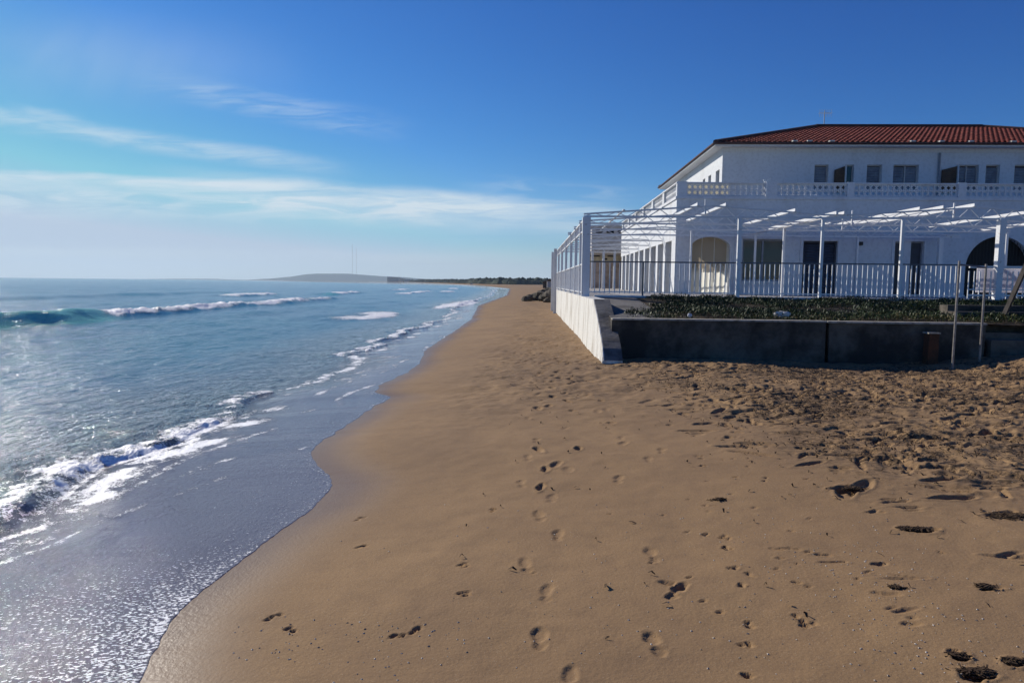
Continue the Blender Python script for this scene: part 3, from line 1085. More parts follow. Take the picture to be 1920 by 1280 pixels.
# rocks at the far end of the sea wall
rkd = [(988, 556, 60, .45), (997, 553, 62, .5), (1006, 552, 63, .6), (1014, 551, 62, .75), (1023, 552, 60, .6), (1030, 551, 61, .8), (1020, 546, 66, .9), (1032, 545, 67, 1.0), (1027, 556, 57, .35)]
sd2 = ['lowest rock at the seaward tip of the pile', 'second rock in from the seaward tip of the pile', 'dark rock left of the highest ones in the pile',
       'broad rock in the front middle of the pile', 'rock in the front right of the pile', 'large rock nearest the white fence in the pile',
       'rock at the back middle of the pile', 'tallest rock at the back right of the pile', 'small rock lying in front of the pile']
for k, ((px, py, Y_, r_), lb) in enumerate(zip(rkd, sd2)):
    c = P(px, py, Y_)
    tag(lump('rock', (c.x, Y_, 0.42 + r_ * .35), (r_ * 1.1, r_, r_ * .75), M['rock'], 40 + k), lb, 'rock', 'rocks at the far end of the sea wall')

# ------------------------------------------------------------------ the big white house
FL = PZ                     # floor level
HY, HX = 28.0, 5.46         # ground-floor facade and side
UY, UX = 31.0, 7.99         # upper storey, set back
HX2 = 29.5
B1 = EYE + 3.52             # terrace level: bottom of the lattice
B2 = EYE + 4.09             # top of the balustrade
EV = EYE + 6.12             # eave
house = thing('beach_house', 'large white two storey beach house with a red tiled hip roof', 'house', (17, 30, FL))


def wall_xz(mb, x0, x1, z0, z1, y, th, holes):
    """wall in the x-z plane with rectangular or arched openings (x0,x1,z0,z1,rise)"""
    xs_ = sorted({x0, x1} | {h[0] for h in holes} | {h[1] for h in holes})
    zs_ = sorted({z0, z1} | {h[2] for h in holes} | {h[3] for h in holes})
    xs_ = [v for v in xs_ if x0 <= v <= x1]
    zs_ = [v for v in zs_ if z0 <= v <= z1]

    def void(a, b_):
        return any(h[0] < a < h[1] and h[2] < b_ < h[3] for h in holes)
    for i in range(len(xs_) - 1):
        for j in range(len(zs_) - 1):
            a, b_, c, d = xs_[i], xs_[i + 1], zs_[j], zs_[j + 1]
            if void((a + b_) / 2, (c + d) / 2):
                continue
            mb.quad((a, y, c), (b_, y, c), (b_, y, d), (a, y, d))
            mb.quad((a, y + th, c), (a, y + th, d), (b_, y + th, d), (b_, y + th, c))
    for h in holes:
        a, b_, c, d = h[:4]
        r = h[4] if len(h) > 4 else 0
        zt = d - r
        mb.quad((a, y, c), (a, y, zt), (a, y + th, zt), (a, y + th, c))
        mb.quad((b_, y, zt), (b_, y, c), (b_, y + th, c), (b_, y + th, zt))
        mb.quad((a, y, c), (a, y + th, c), (b_, y + th, c), (b_, y, c))
        if r:
            cxm, rx = (a + b_) / 2, (b_ - a) / 2
            pts = [(cxm - rx * math.cos(t_), zt + r * math.sin(t_)) for t_ in np.linspace(0, math.pi, 25)]
            for p, q in zip(pts[:-1], pts[1:]):
                for yy__ in (y, y + th):
                    mb.quad((p[0], yy__, p[1]), (q[0], yy__, q[1]), (q[0], yy__, d), (p[0], yy__, d))
                mb.quad((p[0], y, p[1]), (p[0], y + th, p[1]), (q[0], y + th, q[1]), (q[0], y, q[1]))
        else:
            mb.quad((a, y, d), (b_, y, d), (b_, y + th, d), (a, y + th, d))
    mb.quad((x0, y, z0), (x0, y, z1), (x0, y + th, z1), (x0, y + th, z0))
    mb.quad((x0, y, z1), (x1, y, z1), (x1, y + th, z1), (x0, y + th, z1))


def fx(px, Y):
    return P(px, 531, Y).x


def fz(px, py, Y):
    return P(px, py, Y).z


a1 = (fx(1293, HY), fx(1367, HY), FL, fz(1330, 444, HY), 0.45)
w1 = (fx(1390, HY), fx(1468, HY), fz(1430, 527, HY), fz(1430, 448, HY))
d2 = (fx(1503, HY), fx(1567, HY), FL, fz(1535, 452, HY))
d3 = (fx(1674, HY), fx(1691, HY), FL, fz(1682, 453, HY))
d4 = (fx(1704, HY), fx(1728, HY), FL, fz(1716, 453, HY))
a2 = (fx(1808, HY), fx(1932, HY), FL, fz(1870, 443, HY), 1.25)
a3 = (fx(2010, HY), fx(2100, HY), FL, fz(1870, 452, HY))
mb = MB()
wall_xz(mb, HX, HX2, FL - .1, B1, HY, 0.3, [a1, w1, d2, d3, d4, a2, a3])
# side wall above the arcade, end walls, slab
mb.box(HX, HY + .3, FL + 2.18, HX + .35, 46.5, B1)
mb.box(HX2 - .3, HY + .3, FL - .1, HX2, 46.5, B1)
mb.box(HX + .35, 46.2, FL - .1, HX2 - .3, 46.5, B1)
mb.box(7.95, HY + .3, FL - .1, 8.15, 46.2, B1 - .2)
house_lower = mb.build('wall', M['plaster'], house)
MB().box(HX + .35, HY + .3, B1 - .2, HX2 - .3, 46.2, B1 - .003).build('terrace_slab', M['paving'], house)
for k in range(10):
    y = HY + .30 + 1.92 * k if k else HY + .3
    MB().box(HX + .003, y, FL - .1, HX + .42, y + .52, FL + 2.178).build('pillar', M['plaster'], house)
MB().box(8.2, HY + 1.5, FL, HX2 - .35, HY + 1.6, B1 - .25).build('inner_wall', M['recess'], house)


def opening(h, y, name, fm, pm, frame=.06, split=1, slats=0, frame_m=None, louvre=None):
    a, b_, c, d = h[:4]
    f_ = MB()
    t_ = frame
    f_.box(a, y + .10, c, a + t_, y + .17, d).box(b_ - t_, y + .10, c, b_, y + .17, d)
    f_.box(a + t_, y + .10, d - t_, b_ - t_, y + .17, d).box(a + t_, y + .10, c, b_ - t_, y + .17, c + t_)
    for s__ in range(1, split):
        xm = a + (b_ - a) * s__ / split
        f_.box(xm - t_ / 2, y + .103, c + t_, xm + t_ / 2, y + .167, d - t_)
    fo_ = f_.build('door' if name == 'door' else 'window', fm, house)
    if slats:
        p = MB()
        n__ = int((d - c - 2 * t_) / slats)
        for s__ in range(n__):
            z_ = c + t_ + slats * s__
            p.prism([(y + .15, z_), (y + .125, z_ + slats * .15), (y + .155, z_ + slats * .98), (y + .17, z_ + slats * .9)], 'x', a + t_ + .002, b_ - t_ - .002)
        p.build('shutter', pm, fo_)
    else:
        MB().box(a + t_ + .002, y + .135, c + t_ + .002, b_ - t_ - .002, y + .15, d - t_ - .002).build('pane', pm, fo_)
    return fo_


opening(w1, HY, 'window', M['shutter'], M['glass'], .07, 2)
opening(d2, HY, 'door', M['darkdoor'], M['darkdoor'], .07, 1, .11)
opening(d3, HY, 'door', M['shutter'], M['darkdoor'], .05, 1)
opening(d4, HY, 'door', M['shutter'], M['darkdoor'], .05, 1)
opening(a3, HY, 'door', M['shutter'], M['glass'], .06, 2)
# left arch: tan panels above, white sheets below painted as the sunlit part
aw = a1[1] - a1[0]
M['tan'] = translucent('tan_door_panel', (0.45, 0.38, 0.28), 0.4)
M['sunpatch'] = translucent('sun_patch_white', (0.88, 0.87, 0.80), 0.75)
for k in range(3):
    xa = a1[0] + .03 + (aw - .06) * k / 3
    xe_ = xa + (aw - .06) / 3 - .035
    MB().quad((xa, HY + .33, FL + .9), (xe_, HY + .33, FL + .9), (xe_, HY + .33, a1[3]), (xa, HY + .33, a1[3])).build('arch_panel', M['tan'], house)
    mb = MB()
    nn = 10
    for q_ in range(nn):
        x_0, x_1 = xa + (xe_ - xa) * q_ / nn, xa + (xe_ - xa) * (q_ + 1) / nn
        yo = [HY + .30 + .02 * math.sin(1.3 * (v_ + 3 * k)) for v_ in (q_, q_ + 1)]
        tp = [FL + .95 + .28 * abs(math.sin(math.pi * v_ / nn)) * (1 if k else .5) for v_ in (q_, q_ + 1)]
        mb.quad((x_0, yo[0], FL + .04), (x_1, yo[1], FL + .04), (x_1, yo[1], tp[1]), (x_0, yo[0], tp[0]))
    mb.build('sun_patch_sheet', M['sunpatch'], house)
# grille in the dark arch
g = MB()
cxm, rx = (a2[0] + a2[1]) / 2, (a2[1] - a2[0]) / 2
for k in range(1, 20):
    x = a2[0] + (a2[1] - a2[0]) * k / 20
    zt = a2[3] - a2[4] + a2[4] * math.sqrt(max(0, 1 - ((x - cxm) / rx) ** 2))
    g.bar((x, HY + .15, FL), (x, HY + .15, zt), .022, n=6)
g.bar((a2[0], HY + .15, FL + 1.25), (a2[1], HY + .15, FL + 1.25), .03)
g.build('grille', M['grille'], house)
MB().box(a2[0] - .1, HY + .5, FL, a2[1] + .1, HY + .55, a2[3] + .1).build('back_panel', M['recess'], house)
# window trims, downpipe, lamps
MB().box(w1[0] - .08, HY - .05, w1[2] - .07, w1[1] + .08, HY - .002, w1[2] - .01).build('sill', M['plaster'], house)
xx = fx(1697, HY)
for h in (d2, (d3[0], d4[1], d3[2], d3[3])):
    t_ = .12
    MB().box(h[0] - t_, HY - .035, FL, h[0] - .01, HY - .002, h[3] + t_).box(h[1] + .01, HY - .035, FL, h[1] + t_, HY - .002, h[3] + t_).box(h[0] - .009, HY - .035, h[3] + .01, h[1] + .009, HY - .002, h[3] + t_).build('door_surround', M['plaster'], house)
xp = fx(1608, HY)
MB().box(xp - .13, HY - .06, FL, xp + .13, HY - .002, B1 - .9).build('pilaster', M['plaster'], house)
lampz = fz(1610, 457, HY)
MB().box(xp - .06, HY - .16, lampz - .07, xp + .06, HY - .062, lampz + .07).build('wall_lamp', M['grille'], house)

# string course and balustrade on the terrace edge
MB().box(HX - .05, HY - .05, B1 - .11, HX2 + .05, HY - .003, B1 + .0).box(HX - .05, HY - .003, B1 - .11, HX - .003, 46.5, B1).build('string_course', M['plaster'], house)


def lattice(p0, p1, z0, z1, name='lattice_panel'):
    """two rows of pierced square blocks between two points"""
    p0, p1 = Vector(p0), Vector(p1)
    Ld = (p1 - p0).length
    d = (p1 - p0) / Ld
    nb_ = max(1, round(Ld / ((z1 - z0) / 2)))
    s__ = Ld / nb_
    h_ = (z1 - z0) / 2
    mb = MB()
    T = .045
    for i in range(nb_ + 1):
        c = p0 + d * s__ * i
        mb.bar((c.x, c.y, z0), (c.x, c.y, z1), T, T)
    for r_ in range(3):
        z = z0 + h_ * r_
        mb.bar((p0.x, p0.y, z), (p1.x, p1.y, z), .05, T * .98)
    for i in range(nb_):
        for r_ in range(2):
            a, b_ = p0 + d * s__ * i, p0 + d * s__ * (i + 1)
            z = z0 + h_ * r_
            m_ = (a + b_) / 2
            for (u0, w0, u1, w1_) in ((a, z + h_ / 2, m_, z + h_), (m_, z + h_, b_, z + h_ / 2), (b_, z + h_ / 2, m_, z), (m_, z, a, z + h_ / 2)):
                mb.bar((u0.x, u0.y, w0), (u1.x, u1.y, w1_), .020, .036)
    return mb.build(name, M['plaster'], house)


CY = HY + .10
px_panels = [(1283, 1426), (1450, 1580), (1593, 1786), (1801, 1950), (1964, 2130)]
piers = [(1269, 1283), (1426, 1450), (1580, 1593), (1786, 1801), (1950, 1964)]
zb0, zb1 = B1 + .03, B2 - .05
for a, b_ in px_panels:
    lattice((fx(a, HY), CY, 0), (fx(b_, HY), CY, 0), zb0 + .02, zb1 - .02)
for a, b_ in piers:
    MB().box(fx(a, HY) if a > 1269 else HX, CY - .09, B1 + .003, fx(b_, HY), CY + .09, B2 + .02).build('pier', M['plaster'], house)
MB().box(HX - .02, CY - .08, B2 - .05, HX2, CY + .08, B2 - .003).build('handrail', M['plaster'], house)
MB().box(HX + .35, CY - .06, B1 + .001, HX2, CY + .06, B1 + .03).build('balustrade_base', M['plaster'], house)
yp = HY + .3
while yp < 44:
    lattice((HX + .1, yp, 0), (HX + .1, yp + 2.6, 0), zb0 + .02, zb1 - .02)
    MB().box(HX, yp + 2.6, B1 + .003, HX + .2, yp + 3.0, B2 + .03).build('pier', M['plaster'], house)
    yp += 3.0
MB().box(HX - .02, HY + .2, B2 - .047, HX + .22, 46.5, B2).build('handrail', M['plaster'], house)
# little post with a lamp on the balustrade
xq = fx(1429.5, HY)
q_ = MB().bar((xq, CY - .12, B1), (xq, CY - .12, B2 + .1), .07, n=8)
q_.bar((xq - .13, CY - .12, B2 + .07), (xq + .16, CY - .12, B2 + .14), .05)
q_.build('lamp_post', M['paint'], house)

# upper storey
uw = []
for (a, b_) in [(1517, 1543), (1573, 1590), (1614, 1642), (1663, 1710), (1780, 1821), (1834, 1860), (1887, 1913), (1950, 1985), (2040, 2070)]:
    uw.append((fx(a, UY), fx(b_, UY), B1 + .05 + .55, fz(a, 309, UY)))
mb = MB()
wall_xz(mb, UX, HX2, B1, EV - .12, UY, 0.28, uw)
# side wall with three tall openings and one door
so = [(UY + .45, UY + 1.1), (UY + 1.95, UY + 2.5), (UY + 3.1, UY + 3.6), (UY + 6.5, UY + 7.6)]
ycur = UY + .28
for a, b_ in so:
    mb.box(UX, ycur, B1, UX + .25, a, EV - .12)
    mb.box(UX, a, fz(1345, 314, UY) + .0, UX + .25, b_, EV - .12)
    ycur = b_
mb.box(UX, ycur, B1, UX + .25, 44.0, EV - .12)
mb.box(HX2 - .25, UY + .28, B1, HX2, 44.0, EV - .12)
mb.box(UX + .25, 43.75, B1, HX2 - .25, 44.0, EV - .12)
mb.build('wall', M['plaster'], house)
for a, b_ in so:
    MB().box(UX + .13, a + .003, B1, UX + .17, b_ - .003, fz(1345, 314, UY)).build('shutter', M['shutter'], house)
for i, h in enumerate(uw):
    opening(h, UY, 'window', M['grey'], M['shutter'] if i not in (1,) else M['glass'], .05, 2 if (h[1] - h[0]) > .9 else 1, .07 if i != 1 else 0)
MB().box(UX - .03, UY - .03, EV - .30, HX2, UY - .002, EV - .12).build('cornice', M['plaster'], house)
# open brown shutters beside two windows
for (xa, xb_) in [(1553, 1571.5), (1751, 1778)]:
    x0_, x1_ = fx(xa, UY), fx(xb_, UY)
    zt, zb_ = fz(xb_, 311, UY) - .03, B1 + .6
    m_ = MB()
    n__ = 10
    m_.prism([(x0_, zb_), (x1_, zb_), (x1_, zt), (x0_, zt - .16)], 'y', UY - .10, UY - .06)
    for k in range(n__):
        z_ = zb_ + (zt - .2 - zb_) * k / n__
        m_.box(x0_ + .05, UY - .115, z_ + .01, x1_ - .05, UY - .101, z_ + .05)
    m_.build('open_shutter', M['brown'], house)
    MB().box(x1_ + .0, UY - .2, zb_, x1_ + .035, UY - .003, zt + .03).build('shutter_frame', M['plaster'], house)
xd = fx(1746, UY)
MB().bar((xd, UY - .06, B1), (xd, UY - .06, EV - .32), .09, n=8).build('downpipe', M['shutter'], house)
# terrace awning, cream cloth on the sea side
mb = MB()
for k in range(10):
    x0_, x1_ = HX + .45 + .19 * k, HX + .45 + .19 * (k + 1)
    mb.quad((x0_, HY + 1.2, B1 + .1), (x1_, HY + 1.2 + .04 * (k % 2), B1 + .1), (x1_, HY + 1.2 + .04 * (k % 2), B2 + .12), (x0_, HY + 1.2, B2 + .12))
    mb.quad((x0_, HY + 1.22, B2 + .12), (x1_, HY + 1.22 + .04 * (k % 2), B2 + .12), (x1_, HY + 1.22 + .04 * (k % 2), B1 + .1), (x0_, HY + 1.22, B1 + .1))
tag(mb.build('cloth_screen', M['awning']), 'cream cloth screen behind the lattice at the left end of the upper terrace', 'screen')

# roof: hip with real tile rolls
OV = .45
RA = 6.8
RISE = 2.20
xl, xr, yf, yr = UX - OV, HX2 + OV, UY - OV, 44.0 + OV
RA = (yr - yf) / 2


def slope(name_, eave_len, to_world):
    nx = int(eave_len / .045)
    u = np.linspace(0, eave_len, nx)
    nc = 19
    tt_ = []
    zz = []
    for k in range(nc):
        t0, t1 = k / nc, (k + 1) / nc
        tt_ += [t0, t1 - 1e-4]
        zz += [0.05, 0.0]
    tt_ = np.array(tt_)
    zz = np.array(zz)
    UU = np.repeat(u[None], len(tt_), 0)
    TT = np.repeat(tt_[:, None], nx, 1)
    H = 0.055 * np.abs(np.sin(UU * math.pi / .22)) + zz[:, None]
    H += 0.02 * fbm(UU * 3, TT * 20, 2, 3)
    lo, hi = TT * RA, eave_len - TT * RA
    UC = np.clip(UU, lo, hi)
    return UC, TT, H


roof_parts = []
UC, TT, H = slope('front', xr - xl, None)
roof = grid_mesh('roof', xl + UC - house.location.x, yf + TT * RA - house.location.y, EV + TT * RISE + H - house.location.z, M['tile'], {})
roof.parent = house
roof.data.polygons.foreach_set('use_smooth', [False] * len(roof.data.polygons))
UC, TT, H = slope('left', yr - yf, None)
r2 = grid_mesh('roof_slope', xl + TT * RA - house.location.x, yf + UC - house.location.y, EV + TT * RISE + H - house.location.z, M['tile'], {})
r2.parent = house
UC, TT, H = slope('back', xr - xl, None)
r3 = grid_mesh('roof_slope', xl + UC - house.location.x, yr - TT * RA - house.location.y, EV + TT * RISE + H - house.location.z, M['tile'], {})
r3.parent = house
UC, TT, H = slope('right', yr - yf, None)
r4 = grid_mesh('roof_slope', xr - TT * RA - house.location.x, yf + UC - house.location.y, EV + TT * RISE + H - house.location.z, M['tile'], {})
r4.parent = house
A_, B_ = Vector((xl + RA, yf + RA, EV + RISE + .09)), Vector((xr - RA, yf + RA, EV + RISE + .09))
MB().bar(A_, B_, .30, .20, n=8).build('ridge_cap', M['cap'], roof)
for c_, e__ in (((xl, yf), A_), ((xl, yr), A_), ((xr, yf), B_), ((xr, yr), B_)):
    MB().bar((c_[0], c_[1], EV + .07), e__, .24, .16, n=8).build('hip_cap', M['cap'], roof)
# eave soffit and gutter
MB().box(xl - .02, yf - .02, EV - .12, xr, yf + .5, EV - .02).box(xl - .02, yf + .5, EV - .12, xl + .5, yr, EV - .02).box(xr - .5, yf + .5, EV - .12, xr, yr, EV - .02).build('soffit', M['plaster'], house)
gmb = MB().bar((xl - .06, yf - .06, EV - .01), (xr, yf - .06, EV - .01), .11, .10, n=8)
gmb.bar((xl - .06, yf - .06, EV - .012), (xl - .06, yr, EV - .012), .11, .10, n=8)
gmb.build('gutter', M['cap'], house)
for px in (1478, 1505, 1546, 1695, 1748, 1802, 1880):
    x = fx(px, yf)
    MB().box(x - .10, yf - .10, EV + .06, x + .10, yf + .12, EV + .115).build('mortar_patch', M['stone'], roof)
# tv antenna
an = P(1545, 234, 37.5)
o = thing('tv_antenna', 'thin metal television antenna on the ridge of the red roof', 'antenna', (an.x, an.y, EV + RISE))
zt = P(1545, 208, 37.5).z
MB().bar((an.x, an.y, EV + RISE), (an.x, an.y, zt), .055, n=6).build('mast', M['antenna'], o)
mb = MB().bar((an.x - .25, an.y, zt - .12), (an.x + .35, an.y, zt - .12), .02, n=6)
for k in range(6):
    mb.bar((an.x - .25 + .12 * k, an.y - .15, zt - .12 - .0), (an.x - .25 + .12 * k, an.y + .15, zt - .12), .012)
    mb.bar((an.x - .25 + .12 * k, an.y, zt - .32), (an.x - .25 + .12 * k, an.y, zt + .08), .012)
mb.build('boom', M['antenna'], o)

# ------------------------------------------------------------------ houses behind
hb = thing('neighbour_house', 'grey neighbouring house with a dark upper balcony beyond the white arcade', 'house', (5, 52, FL))
Yh = 50.0
xa, xb_ = fx(1108, Yh), fx(1172, Yh)
zt, zm = fz(1140, 426, Yh), fz(1140, 470, Yh)
mb = MB()
wins = [(xa + .25, xa + .8, fz(1130, 437, Yh), fz(1130, 429, Yh)), (xa + 1.05, xa + 1.6, fz(1130, 437, Yh), fz(1130, 429, Yh)), (xa + 1.85, xa + 2.3, fz(1130, 437, Yh), fz(1130, 429, Yh))]
wall_xz(mb, xa, 14, zm, zt, Yh, .3, wins)
mb.box(xa, Yh + .3, zm, xa + .3, 66, zt)
mb.build('wall', M['grey'], hb)
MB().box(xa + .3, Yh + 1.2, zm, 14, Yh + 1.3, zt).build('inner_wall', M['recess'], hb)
MB().box(xa - .1, Yh - .1, zt + .003, 14, 66, zt + .14).build('roof', M['grey'], hb)
MB().box(xa + .1, Yh + .4, zm - .02, 14, 66, zm - .003).build('slab', M['grey'], hb)
for k in range(4):
    MB().box(xa + .8 * k, Yh + .003, FL, xa + .8 * k + .16, Yh + .2, zm - .022).build('pillar', M['plaster'], hb)
nc = thing('cream_house', 'cream house with dark windows seen through the pergola posts', 'house', (4, 58, FL))
Yc = 58.0
wl = [(fx(1106, Yc), fx(1124, Yc), fz(1110, 481, Yc), fz(1110, 473, Yc)), (fx(1138, Yc), fx(1151, Yc), fz(1110, 481, Yc), fz(1110, 473, Yc)), (fx(1132, Yc), fx(1138, Yc), fz(1110, 487, Yc), fz(1110, 484, Yc))]
mb = MB()
wall_xz(mb, fx(1102, Yc), 12, fz(1110, 492, Yc), fz(1110, 460, Yc), Yc, .3, wl)
mb.build('wall', M['cream'], nc)
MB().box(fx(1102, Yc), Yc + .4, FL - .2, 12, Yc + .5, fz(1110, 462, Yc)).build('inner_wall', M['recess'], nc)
MB().box(fx(1100, Yc), Yc + .002, FL - .2, 12, Yc + .3, fz(1110, 492, Yc) - .003).build('lower_wall', M['pink'], nc)

# ------------------------------------------------------------------ railings
def bal_mesh(h):
    mb = MB().bar((0, 0, 0), (0, 0, h), .026, .026)
    me = bpy.data.meshes.new('baluster')
    me.from_pydata([tuple(v) for v in mb.v], [], mb.f)
    me.materials.append(M['paint'])
    return me


RH = 0.97
BM = bal_mesh(RH - .09)


def railing(p, q, label, group, top_m='rail', step=.147, post=True, h=RH, zoff=.035):
    p, q = Vector(p), Vector(q)
    o = thing('railing', label, 'railing', tuple(p), group)
    d = q - p
    Ld = d.length
    z0 = p.z
    MB().bar((p.x, p.y, z0 + h), (q.x, q.y, z0 + h), .045, .035).build('top_rail', M[top_m], o)
    MB().bar((p.x, p.y, z0 + .10), (q.x, q.y, z0 + .10), .03, .03).build('bottom_rail', M['paint'], o)
    n__ = int(Ld / step)
    for k in range(1, n__ + 1):
        b_ = bpy.data.objects.new('baluster', BM)
        C.objects.link(b_)
        b_.parent = o
        b_.location = d * (k / (n__ + 1)) + Vector((0, 0, .06))
    return o


posts_y = [20.0, 22.3, 24.6, 27.4, 31.0, 34.8, 38.6, 42.6]
fposts = [1.34, 5.78, 8.05, 10.28, 12.15]
gz = PZ + .0355
labs = ['front railing between the thick corner post and the tall slim second post', 'front railing between the tall slim second post and the slim post before the louvred door',
        'front railing right of the dark louvred door up to the next slim post', 'front railing in front of the two narrow dark doors']
for k in range(4):
    a, b_ = fposts[k] + (.12 if k == 0 else .04), fposts[k + 1] - .04
    if k == 0:
        b_ = fposts[1] - .14
    if k == 1:
        a = fposts[1] + .0
    railing((a, FY, gz), (b_, FY, gz), labs[k], 'sections of the front terrace railing')
labs = ['sea side railing section nearest the thick corner post', 'second sea side railing section from the thick corner post', 'third sea side railing section from the thick corner post',
        'fourth sea side railing section from the thick corner post', 'fifth sea side railing section, well along the sea wall', 'last but one sea side railing section along the wall',
        'farthest sea side railing section at the end of the wall']
for k in range(7):
    a, b_ = posts_y[k] + .12, posts_y[k + 1] - .05
    railing((wx(a) + .14, a, PZ), (wx(b_) + .14, b_, PZ), labs[k], 'sections of the sea side railing', 'paint', .147)
# thin post in the left front section
# white railing with sheeting on the right
o = thing('sheeted_railing', 'white railing backed with pale sheeting at the right end of the terrace', 'railing', (14.2, FY, gz))
xa, xb_ = 12.2, 16.3
MB().bar((xa, FY, gz + .92), (xb_, FY, gz + .92), .06, .06).build('top_rail', M['paint'], o)
MB().bar((xa, FY, gz + .12), (xb_, FY, gz + .12), .05, .05).bar((xa, FY, gz + .28), (xb_, FY, gz + .28), .04, .03).build('bottom_rail', M['paint'], o)
n__ = 27
for k in range(n__):
    b_ = bpy.data.objects.new('baluster', BM)
    C.objects.link(b_)
    b_.parent = o
    b_.location = (xa - 14.2 + (xb_ - xa) * k / n__, 0, -.08)
mb = MB()
for k in range(26):
    x0_, x1_ = xa + .25 + .15 * k, xa + .25 + .15 * (k + 1)
    y_0, y_1 = [FY + .06 + .02 * math.sin(v_ * 1.7) for v_ in (k, k + 1)]
    mb.quad((x0_, y_0, gz + .2), (x1_, y_1, gz + .2), (x1_, y_1, gz + .88), (x0_, y_0, gz + .88))
    mb.quad((x0_, y_0 + .01, gz + .2), (x0_, y_0 + .01, gz + .88), (x1_, y_1 + .01, gz + .88), (x1_, y_1 + .01, gz + .2))
M['sheet'] = translucent('pale_sheeting', (0.72, 0.71, 0.76), 0.6)
mb.build('sheeting', M['sheet'], o)

# ------------------------------------------------------------------ pergola: posts, lattice trusses, purlins
pg = thing('pergola', 'bare white steel pergola frame with lattice trusses over the terrace', 'pergola', (7, 22, PZ))
BC = EYE + 1.93             # bottom chord level


def roofz(x):
    for (l_, c_, r_) in ((1.2, 4.9, 8.4), (8.4, 12.4, 16.3)):
        if l_ <= x <= r_:
            t_ = (x - l_) / (c_ - l_) if x < c_ else (r_ - x) / (r_ - c_)
            return BC + .06 + .26 * t_
    return BC + .06


def truss(y, xa, xb_, step=.62):
    mb = MB()
    xs_ = []
    x = xa
    while x < xb_ - .2:
        xs_.append(x)
        x += step
    xs_.append(xb_)
    mb.bar((xa, y, BC), (xb_, y, BC), .045, .05)
    for k in range(len(xs_) - 1):
        a, b_ = xs_[k], xs_[k + 1]
        mb.bar((a, y, roofz(a)), (b_, y, roofz(b_)), .045, .045)
        m_ = (a + b_) / 2
        mb.bar((a, y, BC), (m_, y, roofz(m_)), .02)
        mb.bar((m_, y, roofz(m_)), (b_, y, BC), .02)
    return mb.build('truss', M['paint'], pg)


truss(20.0, 1.25, 16.3)
truss(22.3, 1.25, 16.3)
truss(24.6, 1.2, 16.3)
truss(27.4, 1.1, 16.3)
for y in posts_y[4:]:
    truss(y, wx(y) + .14, 5.5)
# sea side lattice beam
mb = MB()
xm = lambda y: wx(y) + .14
mb.bar((xm(20), 20, BC), (xm(42.6), 42.6, BC), .05)
mb.bar((xm(20), 20, BC - .32), (xm(42.6), 42.6, BC - .32), .045)
y = 20.0
while y < 42.3:
    mb.bar((xm(y), y, BC - .32), (xm(y + .4), y + .4, BC), .02)
    mb.bar((xm(y + .4), y + .4, BC), (xm(y + .8), y + .8, BC - .32), .02)
    y += .8
mb.build('side_beam', M['paint'], pg)
MB().box(1.22, 19.88, PZ, 1.45, 20.11, BC - .03).build('post', M['paint'], pg)
MB().box(5.66, 19.95, PZ, 5.76, 20.05, BC + .02).build('post', M['paint'], pg)
MB().box(fx(1374, HY), HY - .10, FL, fx(1387, HY), HY - .002, B1 - .9).build('pilaster', M['plaster'], house)
for (x, y, w_) in [(8.05, 20, .075), (10.28, 20, .08), (13.0, 20, .17), (16.2, 20, .10), (8.3, 23.8, .07), (8.3, 26.9, .07), (5.35, 24.6, .06), (12.4, 27.4, .06), (15.55, 27.4, .16), (16.2, 24.6, .08), (3.2, 19.97, .045)]:
    if x == 3.2:
        continue
    MB().bar((x, y, PZ - .02), (x, y, BC + .0), w_, w_).build('post', M['paint'], pg)
for y in posts_y[1:]:
    full = y > 34
    MB().bar((xm(y), y, PZ - .01), (xm(y), y, BC - .02), .10, .10).build('post', M['paint'], pg)
xg = fx(1205, FY)
tag(MB().bar((xg, FY - .02, PZ - .12), (xg, FY - .02, PZ + RH + .06), .055, n=8).build('railing_post', M['rail']), 'dark round post in the left front railing', 'post')
for y in (35.8, 39.6):
    tag(MB().bar((wx(y) - .16, y, 0.3), (wx(y) - .16, y, BC - .15), .16, .16).build('wall_pillar', M['plaster']),
        'white pillar standing on the sand outside the sea wall, the nearer one' if y < 37 else 'white pillar standing on the sand outside the sea wall, the farther one', 'pillar', 'pillars outside the sea wall')
# purlins: deep channels that catch the sun on their sea side
for (x, y0_, y1_, hh_) in [(4.5, 20, 24.6, .10), (5.3, 20, 25.2, .10), (7.25, 20, 24.9, .10), (8.4, 20.0, 27.9, .12), (8.62, 20, 27.9, .10), (10.7, 20, 25.6, .10), (11.35, 20, 25.4, .10), (12.2, 20, 26.4, .11),
                      (14.2, 20, 26.6, .11), (16.0, 20, 27.9, .12), (9.9, 24.0, 27.9, .08), (2.4, 20, 27.4, .03), (3.5, 20, 27.4, .03)]:
    MB().box(x - .03, y0_ - .08, roofz(x) + .03, x + .03, y1_, roofz(x) + .03 + hh_ * .8).build('purlin', M['paint'], pg)
for (x, y, dz_) in [(4.72, 20, .0), (9.3, 21, 0), (10.1, 23.5, 0), (11.9, 20.4, 0)]:
    MB().bar((x, y, roofz(x) - .22), (x, y, roofz(x) + .2), .04, .04).build('hanger', M['paint'], pg)

# ------------------------------------------------------------------ right-hand side: steps, frame, leaning board, rusty box
st = thing('steps', 'concrete steps in shade at the right end of the retaining wall', 'steps', (10.4, 14.6, .5))
for k in range(6):
    MB().box(9.42, 14.55 + .32 * k, 0.2, 11.2, 14.55 + .32 * (k + 1) , .78 + .135 * (k + 1)).build('step', M['wall_dark'], st)
MB().box(11.2, 14.5, .1, 11.5, 19.9, 1.45).build('side_wall', M['wall_dark'], st)
tag(rough_wall(11.5, 17, 14.7, 1.25).build('end_wall', M['wall_dark']), 'dark low wall beyond the steps at the right edge', 'wall')


